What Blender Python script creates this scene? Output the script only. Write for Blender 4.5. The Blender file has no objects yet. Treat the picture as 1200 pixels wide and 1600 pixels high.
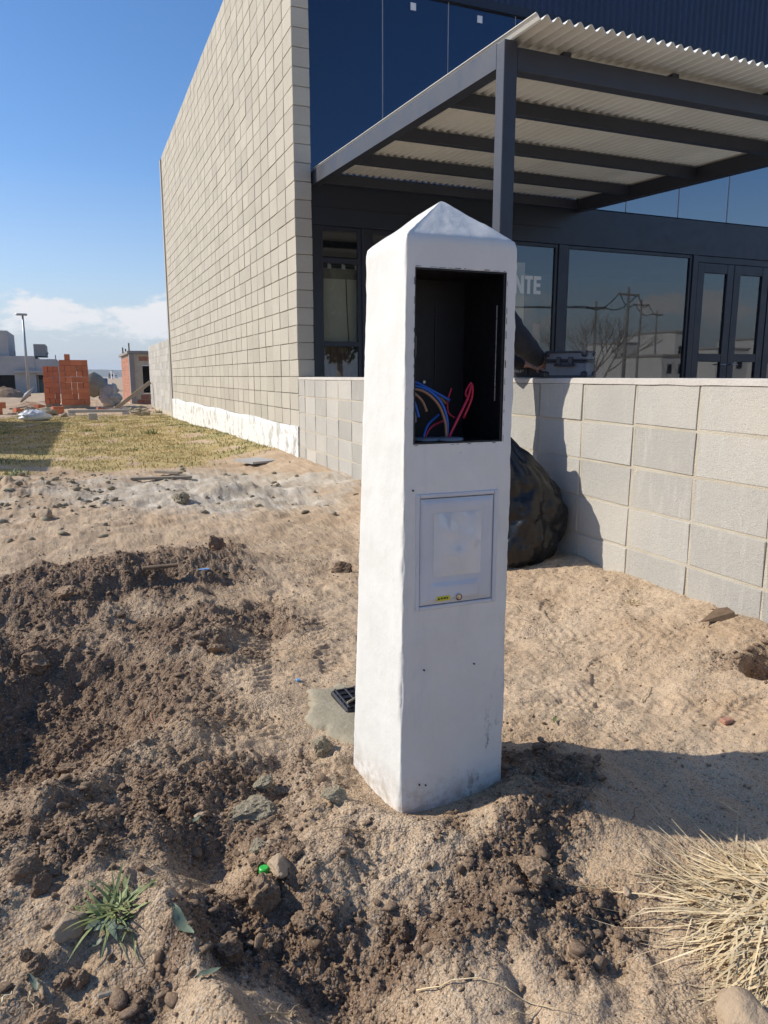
import bpy, bmesh, math, random
import numpy as np
from mathutils import Vector, Matrix, noise as mnoise

random.seed(7)
RNG = np.random.default_rng(11)
scene = bpy.context.scene
COL = scene.collection

# ------------------------------------------------------------------ camera
EYE = np.array([0.0, 0.0, 1.10])
PITCH, YAW = math.radians(10.4), math.radians(22.4)
cam_d = bpy.data.cameras.new('camera')
cam = bpy.data.objects.new('camera', cam_d)
COL.objects.link(cam)
cam.location = EYE
cam.rotation_euler = (math.pi / 2 - PITCH, 0, -YAW)
cam_d.sensor_fit = 'VERTICAL'
cam_d.sensor_height = 36
cam_d.lens = 26
cam_d.clip_start = 0.02
cam_d.clip_end = 6000
scene.camera = cam

# ------------------------------------------------------------------ sky and sun
SUN_EL = math.radians(35)
SUN_DIR = Vector((-0.871, 0.491, 0)).normalized()          # towards the sun, level part
SUN_AZ = math.atan2(SUN_DIR.x, SUN_DIR.y)                   # clockwise from +Y
world = bpy.data.worlds.new('World')
scene.world = world
world.use_nodes = True
wt = world.node_tree
wt.nodes.clear()
def wn(t, **k):
    n = wt.nodes.new(t)
    for a, b in k.items(): setattr(n, a, b)
    return n
sky = wn('ShaderNodeTexSky', sky_type='NISHITA', sun_disc=False, sun_elevation=SUN_EL,
         sun_rotation=SUN_AZ, altitude=400, air_density=1.0, dust_density=0.3, ozone_density=2.0)
bg = wn('ShaderNodeBackground'); bg.inputs['Strength'].default_value = 0.125
wo = wn('ShaderNodeOutputWorld')
tc = wn('ShaderNodeTexCoord')
sep = wn('ShaderNodeSeparateXYZ')
wt.links.new(tc.outputs['Generated'], sep.inputs[0])
# cumulus low over the horizon all the way round: noise over direction, stretched sideways
mp = wn('ShaderNodeMapping'); mp.inputs['Scale'].default_value = (8.5, 8.5, 21.0); mp.inputs['Location'].default_value = (3.1, 0.9, -0.25)
wt.links.new(tc.outputs['Generated'], mp.inputs[0])
cn = wn('ShaderNodeTexNoise'); cn.inputs['Scale'].default_value = 1.0; cn.inputs['Detail'].default_value = 9; cn.inputs['Roughness'].default_value = 0.6
wt.links.new(mp.outputs[0], cn.inputs['Vector'])
band = wn('ShaderNodeValToRGB')                              # how cloudy each elevation is
els = [(0.0, 0.40), (0.04, 0.46), (0.075, 0.60), (0.098, 0.56), (0.122, 0.20), (0.18, 0.0)]
cr = band.color_ramp
while len(cr.elements) < len(els): cr.elements.new(0.5)
for e, (p, v) in zip(cr.elements, els): e.position = p; e.color = (v, v, v, 1)
wt.links.new(sep.outputs['Z'], band.inputs[0])
ad = wn('ShaderNodeMath', operation='MULTIPLY_ADD'); ad.inputs[1].default_value = 0.5; 
wt.links.new(band.outputs[0], ad.inputs[0]); wt.links.new(cn.outputs[0], ad.inputs[2])
cl = wn('ShaderNodeMapRange', interpolation_type='SMOOTHSTEP'); cl.inputs['From Min'].default_value = 0.775; cl.inputs['From Max'].default_value = 0.875
wt.links.new(ad.outputs[0], cl.inputs['Value'])
mix = wn('ShaderNodeMixRGB')
wt.links.new(cl.outputs[0], mix.inputs[0])
hs = wn('ShaderNodeHueSaturation'); hs.inputs['Saturation'].default_value = 1.25; hs.inputs['Value'].default_value = 1.0
wt.links.new(sky.outputs[0], hs.inputs['Color'])
tn = wn('ShaderNodeMixRGB', blend_type='MULTIPLY'); tn.inputs[0].default_value = 1; tn.inputs[2].default_value = (1.0, 0.96, 1.04, 1)
wt.links.new(hs.outputs[0], tn.inputs[1])
hz = wn('ShaderNodeValToRGB')                                # pale haze low over the horizon
hst = [(0.0, 0.92), (0.05, 0.72), (0.12, 0.30), (0.24, 0.0)]
while len(hz.color_ramp.elements) < len(hst): hz.color_ramp.elements.new(0.5)
for e, (p, v) in zip(hz.color_ramp.elements, hst): e.position = p; e.color = (v, v, v, 1)
wt.links.new(sep.outputs['Z'], hz.inputs[0])
hm = wn('ShaderNodeMixRGB'); hm.inputs[2].default_value = (3.7, 4.2, 4.75, 1)
wt.links.new(hz.outputs[0], hm.inputs[0]); wt.links.new(tn.outputs[0], hm.inputs[1]); wt.links.new(hm.outputs[0], mix.inputs[1])
mix.inputs[2].default_value = (6.2, 6.25, 6.4, 1)
wt.links.new(mix.outputs[0], bg.inputs['Color'])
wt.links.new(bg.outputs[0], wo.inputs['Surface'])

sd = bpy.data.lights.new('sun', 'SUN')
sd.energy = 4.3; sd.angle = math.radians(0.53); sd.color = (1.0, 0.94, 0.84)
so = bpy.data.objects.new('sun', sd); COL.objects.link(so)
so.rotation_euler = (-(Vector((SUN_DIR.x * math.cos(SUN_EL), SUN_DIR.y * math.cos(SUN_EL), math.sin(SUN_EL))))).to_track_quat('-Z', 'Y').to_euler()
so.location = (-20, 10, 20)

vs = scene.view_settings
vs.view_transform = 'Standard'; vs.look = 'None'; vs.gamma = 1; vs.exposure = 0.2; vs.use_curve_mapping = False

# ------------------------------------------------------------------ where things stand (surveyed from the photo)
_fw = np.array([math.sin(YAW) * math.cos(PITCH), math.cos(YAW) * math.cos(PITCH), -math.sin(PITCH)])
_rt = np.array([math.cos(YAW), -math.sin(YAW), 0.0])
_up = np.cross(_rt, _fw)
FPX = 1600 * 26 / 36
def ray(x, y): return _fw + _rt * (x - 600) / FPX + _up * (800 - y) / FPX
def onz(x, y, z=0.0):
    r = ray(x, y); return EYE + r * ((z - EYE[2]) / r[2])
def onY(x, y, Y):
    r = ray(x, y); return EYE + r * (Y / r[1])
def px_size(p): return float((np.asarray(p) - EYE) @ _fw) / FPX      # metres per photo pixel there

# ------------------------------------------------------------------ materials
def nt(m): m.use_nodes = True; t = m.node_tree; t.nodes.clear(); return t
def lin(c): return tuple(c) + (1,) if len(c) == 3 else tuple(c)
class NB:
    """small node-building helper"""
    def __init__(s, name):
        s.m = bpy.data.materials.new(name); s.t = nt(s.m)
        s.out = s.n('ShaderNodeOutputMaterial'); s.b = s.n('ShaderNodeBsdfPrincipled')
        s.l(s.b.outputs[0], s.out.inputs[0])
    def n(s, t, **k):
        o = s.t.nodes.new(t)
        for a, b in k.items(): setattr(o, a, b)
        return o
    def l(s, a, b): s.t.links.new(a, b)
    def co(s, kind='Object', scale=None):
        o = s.n('ShaderNodeTexCoord').outputs[kind]
        if scale is not None:
            m = s.n('ShaderNodeMapping'); m.inputs['Scale'].default_value = scale; s.l(o, m.inputs[0]); o = m.outputs[0]
        return o
    def pos(s, scale=None):
        o = s.n('ShaderNodeNewGeometry').outputs['Position']
        if scale is not None:
            m = s.n('ShaderNodeMapping'); m.inputs['Scale'].default_value = scale; s.l(o, m.inputs[0]); o = m.outputs[0]
        return o
    def noise(s, vec, scale, detail=5, rough=0.6):
        o = s.n('ShaderNodeTexNoise'); o.inputs['Scale'].default_value = scale; o.inputs['Detail'].default_value = detail
        o.inputs['Roughness'].default_value = rough; s.l(vec, o.inputs['Vector']); return o.outputs[0]
    def voro(s, vec, scale, feature='F1', out='Distance'):
        o = s.n('ShaderNodeTexVoronoi', feature=feature); o.inputs['Scale'].default_value = scale; s.l(vec, o.inputs['Vector']); return o.outputs[out]
    def ramp(s, fac, stops):
        o = s.n('ShaderNodeValToRGB'); c = o.color_ramp
        while len(c.elements) < len(stops): c.elements.new(0.5)
        for e, (p, v) in zip(c.elements, stops):
            e.position = p; e.color = (v, v, v, 1) if not hasattr(v, '__len__') else lin(v)
        s.l(fac, o.inputs[0]); return o.outputs[0]
    def mixc(s, fac, a, b, mode='MIX'):
        o = s.n('ShaderNodeMixRGB', blend_type=mode)
        for i, v in ((0, fac), (1, a), (2, b)):
            if hasattr(v, 'is_linked') or hasattr(v, 'links'): s.l(v, o.inputs[i])
            elif i == 0: o.inputs[0].default_value = v
            else: o.inputs[i].default_value = lin(v)
        return o.outputs[0]
    def math(s, op, a, b=0.0):
        o = s.n('ShaderNodeMath', operation=op)
        for i, v in ((0, a), (1, b)):
            if hasattr(v, 'links'): s.l(v, o.inputs[i])
            else: o.inputs[i].default_value = v
        return o.outputs[0]
    def bump(s, h, strength=0.5, dist=0.01, prev=None):
        o = s.n('ShaderNodeBump'); o.inputs['Strength'].default_value = strength; o.inputs['Distance'].default_value = dist
        s.l(h, o.inputs['Height'])
        if prev is not None: s.l(prev, o.inputs['Normal'])
        return o.outputs[0]
    def rnd(s):
        a = s.n('ShaderNodeObjectInfo').outputs['Random']; b = s.n('ShaderNodeNewGeometry').outputs['Random Per Island']
        return s.math('FRACT', s.math('ADD', a, b))
    def attr(s, name): o = s.n('ShaderNodeAttribute'); o.attribute_name = name; return o.outputs['Fac']
    def done(s, col=None, rough=None, normal=None, **k):
        if col is not None:
            if hasattr(col, 'links'): s.l(col, s.b.inputs['Base Color'])
            else: s.b.inputs['Base Color'].default_value = lin(col)
        if rough is not None:
            if hasattr(rough, 'links'): s.l(rough, s.b.inputs['Roughness'])
            else: s.b.inputs['Roughness'].default_value = rough
        if normal is not None: s.l(normal, s.b.inputs['Normal'])
        for a, b in k.items(): s.b.inputs[a.replace('_', ' ')].default_value = b
        return s.m

def simple(name, c1, c2=None, scale=6, rough=0.7, bump=0.0, bscale=60, var=0.0, **k):
    """two-tone noise material with fine relief; var = brightness change from piece to piece"""
    s = NB(name); v = s.pos()
    col = s.mixc(s.ramp(s.noise(v, scale), [(0.35, 0.0), (0.65, 1.0)]), c1, c2 or c1)
    if var:
        r = s.rnd()
        col = s.mixc(1.0, col, s.ramp(r, [(0, 1 - var), (1, 1 + var * 0.35)]), 'MULTIPLY')
    nrm = s.bump(s.noise(v, bscale, 6), bump, 0.01) if bump else None
    rg = s.ramp(s.noise(v, scale * 3), [(0.3, max(0, rough - 0.08)), (0.7, min(1, rough + 0.08))])
    return s.done(col, rg, nrm, **k)

M = {}
def block_mat(name, c1, c2, var, stain=0.25):
    s = NB(name); v = s.pos(); r = s.rnd()
    col = s.mixc(s.ramp(s.noise(v, 1.7, 4), [(0.35, 0.0), (0.7, 1.0)]), c1, c2)
    col = s.mixc(1.0, col, s.ramp(r, [(0, 1 - var), (0.5, 1.0), (1, 1 + var * 0.5)]), 'MULTIPLY')
    # streaks of lime running down
    st = s.noise(s.pos((9, 9, 1.2)), 2.5, 5)
    col = s.mixc(s.ramp(st, [(0.55, 0.0), (0.8, stain)]), col, (0.60, 0.57, 0.50))
    gr = s.noise(v, 260, 3, 0.7)                              # open aggregate
    col = s.mixc(1.0, col, s.ramp(gr, [(0.3, 0.72), (0.5, 1.0), (0.75, 1.18)]), 'MULTIPLY')
    n = s.bump(gr, 0.7, 0.005); n = s.bump(s.noise(v, 40, 4), 0.35, 0.007, n)
    n = s.bump(s.ramp(s.voro(v, 85), [(0.10, 0.0), (0.30, 1.0)]), 0.35, 0.004, n)
    return s.done(col, 0.92, n)
M['block'] = block_mat('concrete_block', (0.475, 0.432, 0.35), (0.52, 0.475, 0.388), 0.09, 0.14)
M['block_low'] = block_mat('concrete_block_low', (0.44, 0.42, 0.375), (0.53, 0.49, 0.415), 0.17, 0.55)
M['mortar'] = simple('mortar_raked', (0.30, 0.255, 0.19), (0.38, 0.325, 0.25), 9, 0.95, 0.5, 120)
M['mortar_low'] = simple('mortar_pale', (0.56, 0.50, 0.39), (0.48, 0.42, 0.32), 7, 0.95, 0.7, 140)
M['coping'] = simple('coping_render', (0.60, 0.55, 0.48), (0.52, 0.47, 0.41), 5, 0.92, 0.6, 90)
def plinth():
    s = NB('lime_wash'); v = s.pos()
    col = s.mixc(s.ramp(s.noise(v, 5, 7, 0.7), [(0.36, 0), (0.5, 1)]), (0.42, 0.40, 0.35), (0.80, 0.79, 0.75))
    return s.done(col, 0.9, s.bump(s.noise(v, 28, 7), 0.9, 0.02))
M['plinth'] = plinth()
M['navy_steel'] = simple('navy_steel_paint', (0.010, 0.015, 0.026), (0.012, 0.018, 0.030), 3, 0.42, 0.08, 80, Specular_IOR_Level=0.55)
M['canopy_steel'] = simple('slate_steel_paint', (0.020, 0.023, 0.034), (0.024, 0.027, 0.040), 2, 0.52, 0.10, 40, Specular_IOR_Level=0.75)
M['clad'] = simple('navy_cladding', (0.018, 0.030, 0.066), (0.020, 0.034, 0.075), 2, 0.45, 0.05, 60)
M['black_frame'] = simple('window_frame_black', (0.012, 0.015, 0.024), (0.014, 0.017, 0.028), 3, 0.38, 0.03, 60)
M['sheet'] = simple('fibre_sheet', (0.74, 0.725, 0.66), (0.80, 0.785, 0.72), 3, 0.75, 0.2, 70, 0.12)
M['int_wall'] = simple('shop_interior_plaster', (0.10, 0.10, 0.095), (0.12, 0.12, 0.11), 2, 0.9, 0.1)
M['int_floor'] = simple('shop_interior_floor', (0.09, 0.088, 0.085), (0.11, 0.105, 0.10), 2, 0.5, 0.05)
M['card'] = simple('beige_board', (0.74, 0.65, 0.47), (0.80, 0.70, 0.52), 3, 0.8, 0.05)
M['curtain'] = simple('russet_curtain', (0.26, 0.14, 0.09), (0.32, 0.18, 0.12), 8, 0.9, 0.1)
M['paper'] = simple('white_paper', (0.80, 0.80, 0.78), (0.74, 0.74, 0.72), 6, 0.8, 0.03)
M['concrete'] = simple('grey_render', (0.38, 0.365, 0.34), (0.46, 0.44, 0.41), 1.2, 0.93, 0.3, 30)
M['concrete_dark'] = simple('dark_render', (0.25, 0.24, 0.23), (0.31, 0.30, 0.285), 1.5, 0.93, 0.3, 30)
M['brick'] = simple('hollow_brick', (0.52, 0.165, 0.072), (0.58, 0.195, 0.09), 5, 0.88, 0.3, 60, 0.22)
M['brick_pale'] = simple('wall_brick', (0.42, 0.17, 0.10), (0.46, 0.22, 0.14), 4, 0.92, 0.3, 60, 0.2)
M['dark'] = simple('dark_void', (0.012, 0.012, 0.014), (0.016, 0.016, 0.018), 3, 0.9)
M['galv'] = simple('galvanised_steel', (0.33, 0.34, 0.35), (0.38, 0.39, 0.40), 4, 0.45, 0.05, Metallic=0.6)
M['green_door'] = simple('green_door_leaf', (0.10, 0.17, 0.15), (0.12, 0.20, 0.17), 3, 0.6)
M['timber'] = simple('weathered_timber', (0.36, 0.30, 0.22), (0.28, 0.23, 0.17), 12, 0.9, 0.4, 90)
M['timber_dark'] = simple('old_wood_scrap', (0.20, 0.13, 0.075), (0.15, 0.095, 0.055), 30, 0.9, 0.6, 160)
M['blue_tarp'] = simple('blue_sheet', (0.03, 0.12, 0.30), (0.04, 0.15, 0.36), 4, 0.6)
M['sack'] = simple('cement_sack', (0.50, 0.48, 0.44), (0.36, 0.34, 0.31), 9, 0.85, 0.5, 40)
M['mixer_drum'] = simple('mixer_drum_steel', (0.30, 0.31, 0.25), (0.24, 0.24, 0.20), 6, 0.8, 0.3, 50)
M['clear_bag'] = simple('pale_plastic', (0.62, 0.66, 0.72), (0.50, 0.54, 0.60), 20, 0.35, 0.5, 50)
M['black_case'] = simple('case_black_trim', (0.012, 0.014, 0.020), (0.016, 0.018, 0.026), 8, 0.45, 0.05)
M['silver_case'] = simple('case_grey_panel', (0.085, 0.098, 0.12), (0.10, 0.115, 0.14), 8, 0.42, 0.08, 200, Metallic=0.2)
M['black_plastic'] = simple('box_black_plastic', (0.006, 0.006, 0.008), (0.009, 0.009, 0.012), 14, 0.5, 0.1)
M['steel_plate'] = simple('bracket_plate', (0.26, 0.22, 0.17), (0.30, 0.25, 0.20), 10, 0.5, 0.1)
M['screw'] = simple('zinc_screw', (0.62, 0.62, 0.60), (0.55, 0.55, 0.53), 30, 0.3, 0, Metallic=0.7)
M['wire_blue'] = simple('blue_insulation', (0.02, 0.12, 0.50), (0.025, 0.15, 0.58), 8, 0.4)
M['wire_tan'] = simple('brown_insulation', (0.30, 0.16, 0.10), (0.36, 0.20, 0.13), 8, 0.4)
M['wire_red'] = simple('red_insulation', (0.55, 0.02, 0.06), (0.62, 0.03, 0.08), 8, 0.4)
M['grommet'] = simple('grey_grommet', (0.25, 0.26, 0.28), (0.30, 0.31, 0.33), 8, 0.5)
M['door_grey'] = simple('door_plastic_grey', (0.56, 0.575, 0.60), (0.62, 0.635, 0.66), 7, 0.16, 0.05, 14)
M['door_pale'] = simple('door_plastic_pale', (0.66, 0.675, 0.68), (0.58, 0.60, 0.61), 9, 0.10, 0.5, 9, Coat_Weight=1.0, Coat_Roughness=0.05)
M['yellow'] = simple('yellow_label', (0.62, 0.58, 0.03), (0.55, 0.52, 0.03), 30, 0.6)
M['ink'] = simple('black_ink', (0.03, 0.03, 0.02), (0.05, 0.05, 0.03), 30, 0.7)
M['brass'] = simple('brass_lock', (0.60, 0.50, 0.38), (0.55, 0.45, 0.33), 30, 0.35, 0, Metallic=0.5)
M['cement'] = simple('fresh_cement', (0.31, 0.265, 0.18), (0.36, 0.31, 0.215), 14, 0.8, 0.45, 60)
M['cement_lump'] = simple('dry_cement_lump', (0.40, 0.335, 0.225), (0.30, 0.25, 0.165), 40, 0.93, 0.9, 180)
M['clod'] = simple('earth_clod', (0.150, 0.092, 0.056), (0.24, 0.155, 0.095), 22, 0.97, 1.0, 170, 0.25)
M['clod_dark'] = simple('moist_clod', (0.105, 0.066, 0.042), (0.15, 0.096, 0.062), 26, 0.96, 1.0, 190, 0.25)
def clod_mat(name, c1, c2, dust, k):
    s = NB(name); v = s.pos(); r = s.rnd()
    col = s.mixc(s.ramp(s.noise(v, 26), [(0.35, 0), (0.65, 1)]), c1, c2)
    col = s.mixc(s.ramp(r, [(0.15, 0), (1, k)]), col, dust)
    g = s.n('ShaderNodeNewGeometry'); sx = s.n('ShaderNodeSeparateXYZ'); s.l(g.outputs['True Normal'], sx.inputs[0])
    d = s.math('ADD', s.math('MULTIPLY', sx.outputs['Z'], 0.5), s.math('MULTIPLY', s.noise(v, 35, 5, 0.7), 0.9))   # dry dust lies on the tops
    col = s.mixc(s.ramp(d, [(0.66, 0), (1.05, 0.55)]), col, dust)
    g1 = s.noise(v, 330, 2, 0.6); col = s.mixc(1.0, col, s.ramp(g1, [(0.28, 0.6), (0.5, 1.0), (0.72, 1.35)]), 'MULTIPLY')
    n = s.bump(s.noise(v, 110, 6, 0.7), 0.9, 0.006); return s.done(col, 0.97, n, Specular_IOR_Level=0.25)
M['clod'] = clod_mat('earth_clod', (0.20, 0.130, 0.082), (0.29, 0.195, 0.125), (0.40, 0.28, 0.175), 0.45)
M['clod_dark'] = clod_mat('moist_clod', (0.125, 0.080, 0.051), (0.185, 0.122, 0.079), (0.36, 0.255, 0.165), 0.45)
M['stone'] = simple('pale_stone', (0.47, 0.35, 0.23), (0.38, 0.275, 0.175), 9, 0.9, 0.6, 120)
M['brick_chip'] = simple('brick_chip', (0.42, 0.20, 0.13), (0.47, 0.25, 0.17), 30, 0.9, 0.5, 160)
M['asphalt'] = simple('asphalt', (0.05, 0.05, 0.052), (0.06, 0.06, 0.06), 3, 0.9, 0.4, 120)
M['yard'] = simple('yard_concrete', (0.50, 0.48, 0.43), (0.58, 0.56, 0.50), 1.6, 0.85, 0.2, 40)
M['white_wall'] = simple('white_render', (0.74, 0.74, 0.72), (0.68, 0.68, 0.66), 1, 0.9, 0.1)
M['bark'] = simple('bark', (0.30, 0.28, 0.25), (0.36, 0.33, 0.29), 20, 0.95, 0.6, 60)
M['jacket'] = simple('black_jacket', (0.012, 0.012, 0.016), (0.018, 0.018, 0.023), 9, 0.85, 0.4, 60)
M['jeans'] = simple('dark_trousers', (0.03, 0.035, 0.05), (0.04, 0.046, 0.065), 9, 0.9, 0.3, 120)
M['skin'] = simple('skin', (0.42, 0.24, 0.17), (0.46, 0.27, 0.19), 20, 0.55, 0.1, 120, Subsurface_Weight=0.1)
M['hair'] = simple('dark_hair', (0.02, 0.014, 0.010), (0.03, 0.02, 0.014), 30, 0.6, 0.5, 90)
M['shoe'] = simple('black_shoe', (0.02, 0.02, 0.02), (0.03, 0.03, 0.03), 20, 0.6, 0.1)
M['blue_scrap'] = simple('blue_scrap', (0.15, 0.33, 0.60), (0.20, 0.40, 0.66), 30, 0.5)
M['cap_green'] = simple('green_cap', (0.03, 0.42, 0.05), (0.04, 0.50, 0.07), 30, 0.4)
M['leaf_green'] = simple('weed_leaf', (0.20, 0.25, 0.075), (0.31, 0.34, 0.13), 30, 0.55, 0.2, 90, 0.35)
M['leaf_grey'] = simple('eucalyptus_leaf', (0.13, 0.17, 0.11), (0.17, 0.20, 0.14), 25, 0.6, 0.2, 60)
M['straw'] = simple('dry_straw', (0.82, 0.67, 0.42), (0.68, 0.51, 0.28), 25, 0.75, 0.2, 90, 0.42)
M['grass_dry'] = simple('dry_turf', (0.56, 0.43, 0.19), (0.45, 0.35, 0.14), 1.5, 0.85, 0, 9, 0.4)
M['grass_green'] = simple('green_turf', (0.13, 0.17, 0.045), (0.19, 0.21, 0.06), 1.5, 0.8, 0, 9, 0.4)
M['leaf_dark'] = simple('dark_foliage', (0.030, 0.045, 0.014), (0.05, 0.065, 0.022), 1.5, 0.7, 0, 9, 0.4)
M['hill'] = simple('far_hill', (0.09, 0.10, 0.06), (0.12, 0.12, 0.08), 0.02, 0.95)

def glass(name, refl, tint, gloss=(0.95, 0.97, 1.0), body=None):
    s = NB(name); s.t.nodes.remove(s.b)
    g = s.n('ShaderNodeBsdfGlossy'); g.inputs['Color'].default_value = lin(gloss); g.inputs['Roughness'].default_value = 0.015
    if body is None:
        t = s.n('ShaderNodeBsdfTransparent'); t.inputs['Color'].default_value = lin(tint)
    else:
        t = s.n('ShaderNodeBsdfDiffuse'); t.inputs['Color'].default_value = lin(body)
    ge = s.n('ShaderNodeNewGeometry'); dt = s.n('ShaderNodeVectorMath', operation='DOT_PRODUCT'); s.l(ge.outputs['Incoming'], dt.inputs[0]); s.l(ge.outputs['Normal'], dt.inputs[1])
    sch = s.math('POWER', s.math('SUBTRACT', 1.0, s.math('ABSOLUTE', dt.outputs['Value'])), 5.0)      # Schlick, outer face only
    a = s.math('ADD', s.math('MULTIPLY', sch, 1.3), refl + 0.075)
    a = s.math('MULTIPLY', a, s.math('SUBTRACT', 1.0, ge.outputs['Backfacing']))
    mx = s.n('ShaderNodeMixShader'); s.l(a, mx.inputs[0]); s.l(t.outputs[0], mx.inputs[1]); s.l(g.outputs[0], mx.inputs[2])
    bn = s.bump(s.noise(s.pos(), 0.8, 1), 0.02, 0.05); s.l(bn, g.inputs['Normal'])
    s.l(mx.outputs[0], s.out.inputs[0]); return s.m
M['glass'] = glass('window_glass', 0.05, (0.78, 0.80, 0.80), (0.86, 0.88, 0.90))
M['glass_navy'] = glass('navy_curtain_glass', 0.07, None, (0.45, 0.56, 0.74), (0.005, 0.010, 0.022))
M['glass_pale'] = glass('pale_curtain_glass', 0.20, None, (0.90, 0.94, 0.97), (0.015, 0.020, 0.028))
M['bag'] = None
def bagmat():
    s = NB('black_refuse_plastic'); v = s.co()
    w = s.n('ShaderNodeTexNoise'); w.inputs['Scale'].default_value = 9; w.inputs['Detail'].default_value = 3; w.inputs['Distortion'].default_value = 1.2
    m = s.n('ShaderNodeMapping'); m.inputs['Scale'].default_value = (1, 1, 3.2); s.l(v, m.inputs[0]); s.l(m.outputs[0], w.inputs['Vector'])
    n = s.bump(w.outputs[0], 0.10, 0.03); n = s.bump(s.noise(s.co('Object', (1.5, 1.5, 11)), 4.5, 3, 0.5), 0.2, 0.02, n); n = s.bump(s.noise(s.co('Object', (7, 7, 2)), 3, 2, 0.5), 0.2, 0.02, n)
    return s.done((0.014, 0.014, 0.015), 0.30, n, Specular_IOR_Level=0.38)
M['bag'] = bagmat()

def pillar_mat():
    s = NB('white_trowelled_render'); v = s.co()
    col = s.mixc(s.ramp(s.noise(v, 6, 6), [(0.38, 0), (0.66, 1)]), (0.69, 0.67, 0.615), (0.745, 0.728, 0.68))
    # grey cement showing through thin paint, in blotches
    thin = s.ramp(s.noise(s.co('Object', (1, 1, 0.45)), 9, 7, 0.7), [(0.60, 0), (0.78, 0.30)])
    col = s.mixc(thin, col, (0.50, 0.49, 0.46))
    # scuffs near the foot, on the right of the front
    sx = s.n('ShaderNodeSeparateXYZ'); s.l(v, sx.inputs[0])
    mx = s.ramp(s.math('MULTIPLY_ADD', sx.outputs['X'], 1.0), [(0.40, 0), (0.70, 1)])
    a = s.math('ADD', s.math('MULTIPLY', sx.outputs['X'], 3.4), s.math('MULTIPLY', sx.outputs['Z'], -1.0))
    mask = s.ramp(a, [(0.02, 0), (0.20, 1)])
    sc = s.ramp(s.noise(s.co('Object', (1.0, 1, 0.35)), 42, 6, 0.75), [(0.56, 0), (0.62, 1)])
    col = s.mixc(s.math('MULTIPLY', s.math('MULTIPLY', mask, sc), 0.85), col, (0.24, 0.235, 0.235))
    # soil rubbed on near the ground, grey trowel smears, hairline chips
    low = s.ramp(sx.outputs['Z'], [(0.0, 1.0), (0.09, 0.0)])
    col = s.mixc(s.math('MULTIPLY', low, s.ramp(s.noise(v, 30, 6, 0.7), [(0.42, 0), (0.6, 0.55)])), col, (0.36, 0.27, 0.18))
    col = s.mixc(s.ramp(s.noise(s.co('Object', (1, 1, 0.22)), 13, 5, 0.65), [(0.58, 0), (0.70, 0.16)]), col, (0.42, 0.42, 0.42))
    col = s.mixc(s.ramp(s.noise(v, 75, 3, 0.6), [(0.73, 0), (0.75, 0.5)]), col, (0.30, 0.29, 0.28))
    n = s.bump(s.noise(v, 16, 6), 0.14, 0.02); n = s.bump(s.noise(v, 120, 3), 0.16, 0.003, n)
    return s.done(col, 0.62, n)
M['pillar'] = pillar_mat()

def ground_mat():
    s = NB('building_lot_soil'); v = s.pos()
    moist, pale, turf = s.attr('moist'), s.attr('pale'), s.attr('turf')
    big = s.noise(v, 2.2, 5, 0.6)
    sand = s.mixc(s.ramp(big, [(0.35, 0), (0.65, 1)]), (0.455, 0.318, 0.195), (0.575, 0.43, 0.285))
    wet = s.mixc(s.ramp(s.noise(v, 9, 6, 0.65), [(0.35, 0), (0.65, 1)]), (0.18, 0.116, 0.074), (0.30, 0.202, 0.13))
    mm = s.math('ADD', moist, s.math('MULTIPLY', s.math('SUBTRACT', s.noise(v, 14, 6, 0.7), 0.5), 0.9))
    col = s.mixc(s.ramp(mm, [(0.30, 0), (0.80, 1)]), sand, wet)
    pm = s.math('ADD', pale, s.math('MULTIPLY', s.math('SUBTRACT', s.noise(v, 3.1, 7, 0.7), 0.5), 1.1))
    gr = s.mixc(s.ramp(s.noise(v, 5, 6), [(0.4, 0), (0.62, 1)]), (0.46, 0.385, 0.285), (0.62, 0.55, 0.45))
    col = s.mixc(s.ramp(pm, [(0.42, 0), (0.75, 0.95)]), col, gr)
    tm = s.math('ADD', turf, s.math('MULTIPLY', s.math('SUBTRACT', s.noise(v, 2.0, 7, 0.75), 0.5), 0.9))
    tg = s.mixc(s.ramp(s.noise(v, 1.1, 5), [(0.47, 0), (0.68, 1)]), (0.50, 0.37, 0.155), (0.30, 0.28, 0.10))
    tg = s.mixc(s.ramp(s.noise(s.pos((1, 3, 1)), 7, 7, 0.75), [(0.4, 0), (0.7, 0.8)]), tg, (0.55, 0.42, 0.20))
    col = s.mixc(s.ramp(tm, [(0.42, 0), (0.62, 1)]), col, tg)
    # mineral grains, light and dark
    g1 = s.noise(v, 330, 2, 0.6)
    col = s.mixc(1.0, col, s.ramp(g1, [(0.28, 0.62), (0.5, 1.0), (0.72, 1.35)]), 'MULTIPLY')
    vo = s.voro(v, 210, 'F1', 'Color')
    sv = s.n('ShaderNodeSeparateColor'); s.l(vo, sv.inputs[0])
    col = s.mixc(s.ramp(sv.outputs[0], [(0.90, 0), (0.93, 0.45)]), col, (0.60, 0.52, 0.42))
    col = s.mixc(s.ramp(sv.outputs[1], [(0.90, 0), (0.93, 0.5)]), col, (0.12, 0.08, 0.05))
    n = s.bump(s.noise(v, 55, 8, 0.72), 0.5, 0.012)
    loose = s.ramp(s.math('ADD', s.math('MULTIPLY', mm, 0.7), s.noise(v, 3.7, 4)), [(0.45, 0.12), (0.85, 1.0)])
    n = s.bump(s.math('MULTIPLY', s.math('SUBTRACT', 1.0, s.voro(v, 150)), loose), 0.8, 0.006, n); n = s.bump(s.math('MULTIPLY', s.math('SUBTRACT', 1.0, s.voro(v, 63)), loose), 0.5, 0.012, n)
    n = s.bump(g1, 0.6, 0.0035, n)
    return s.done(col, 0.97, n, Specular_IOR_Level=0.25)
M['ground'] = ground_mat()

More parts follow.
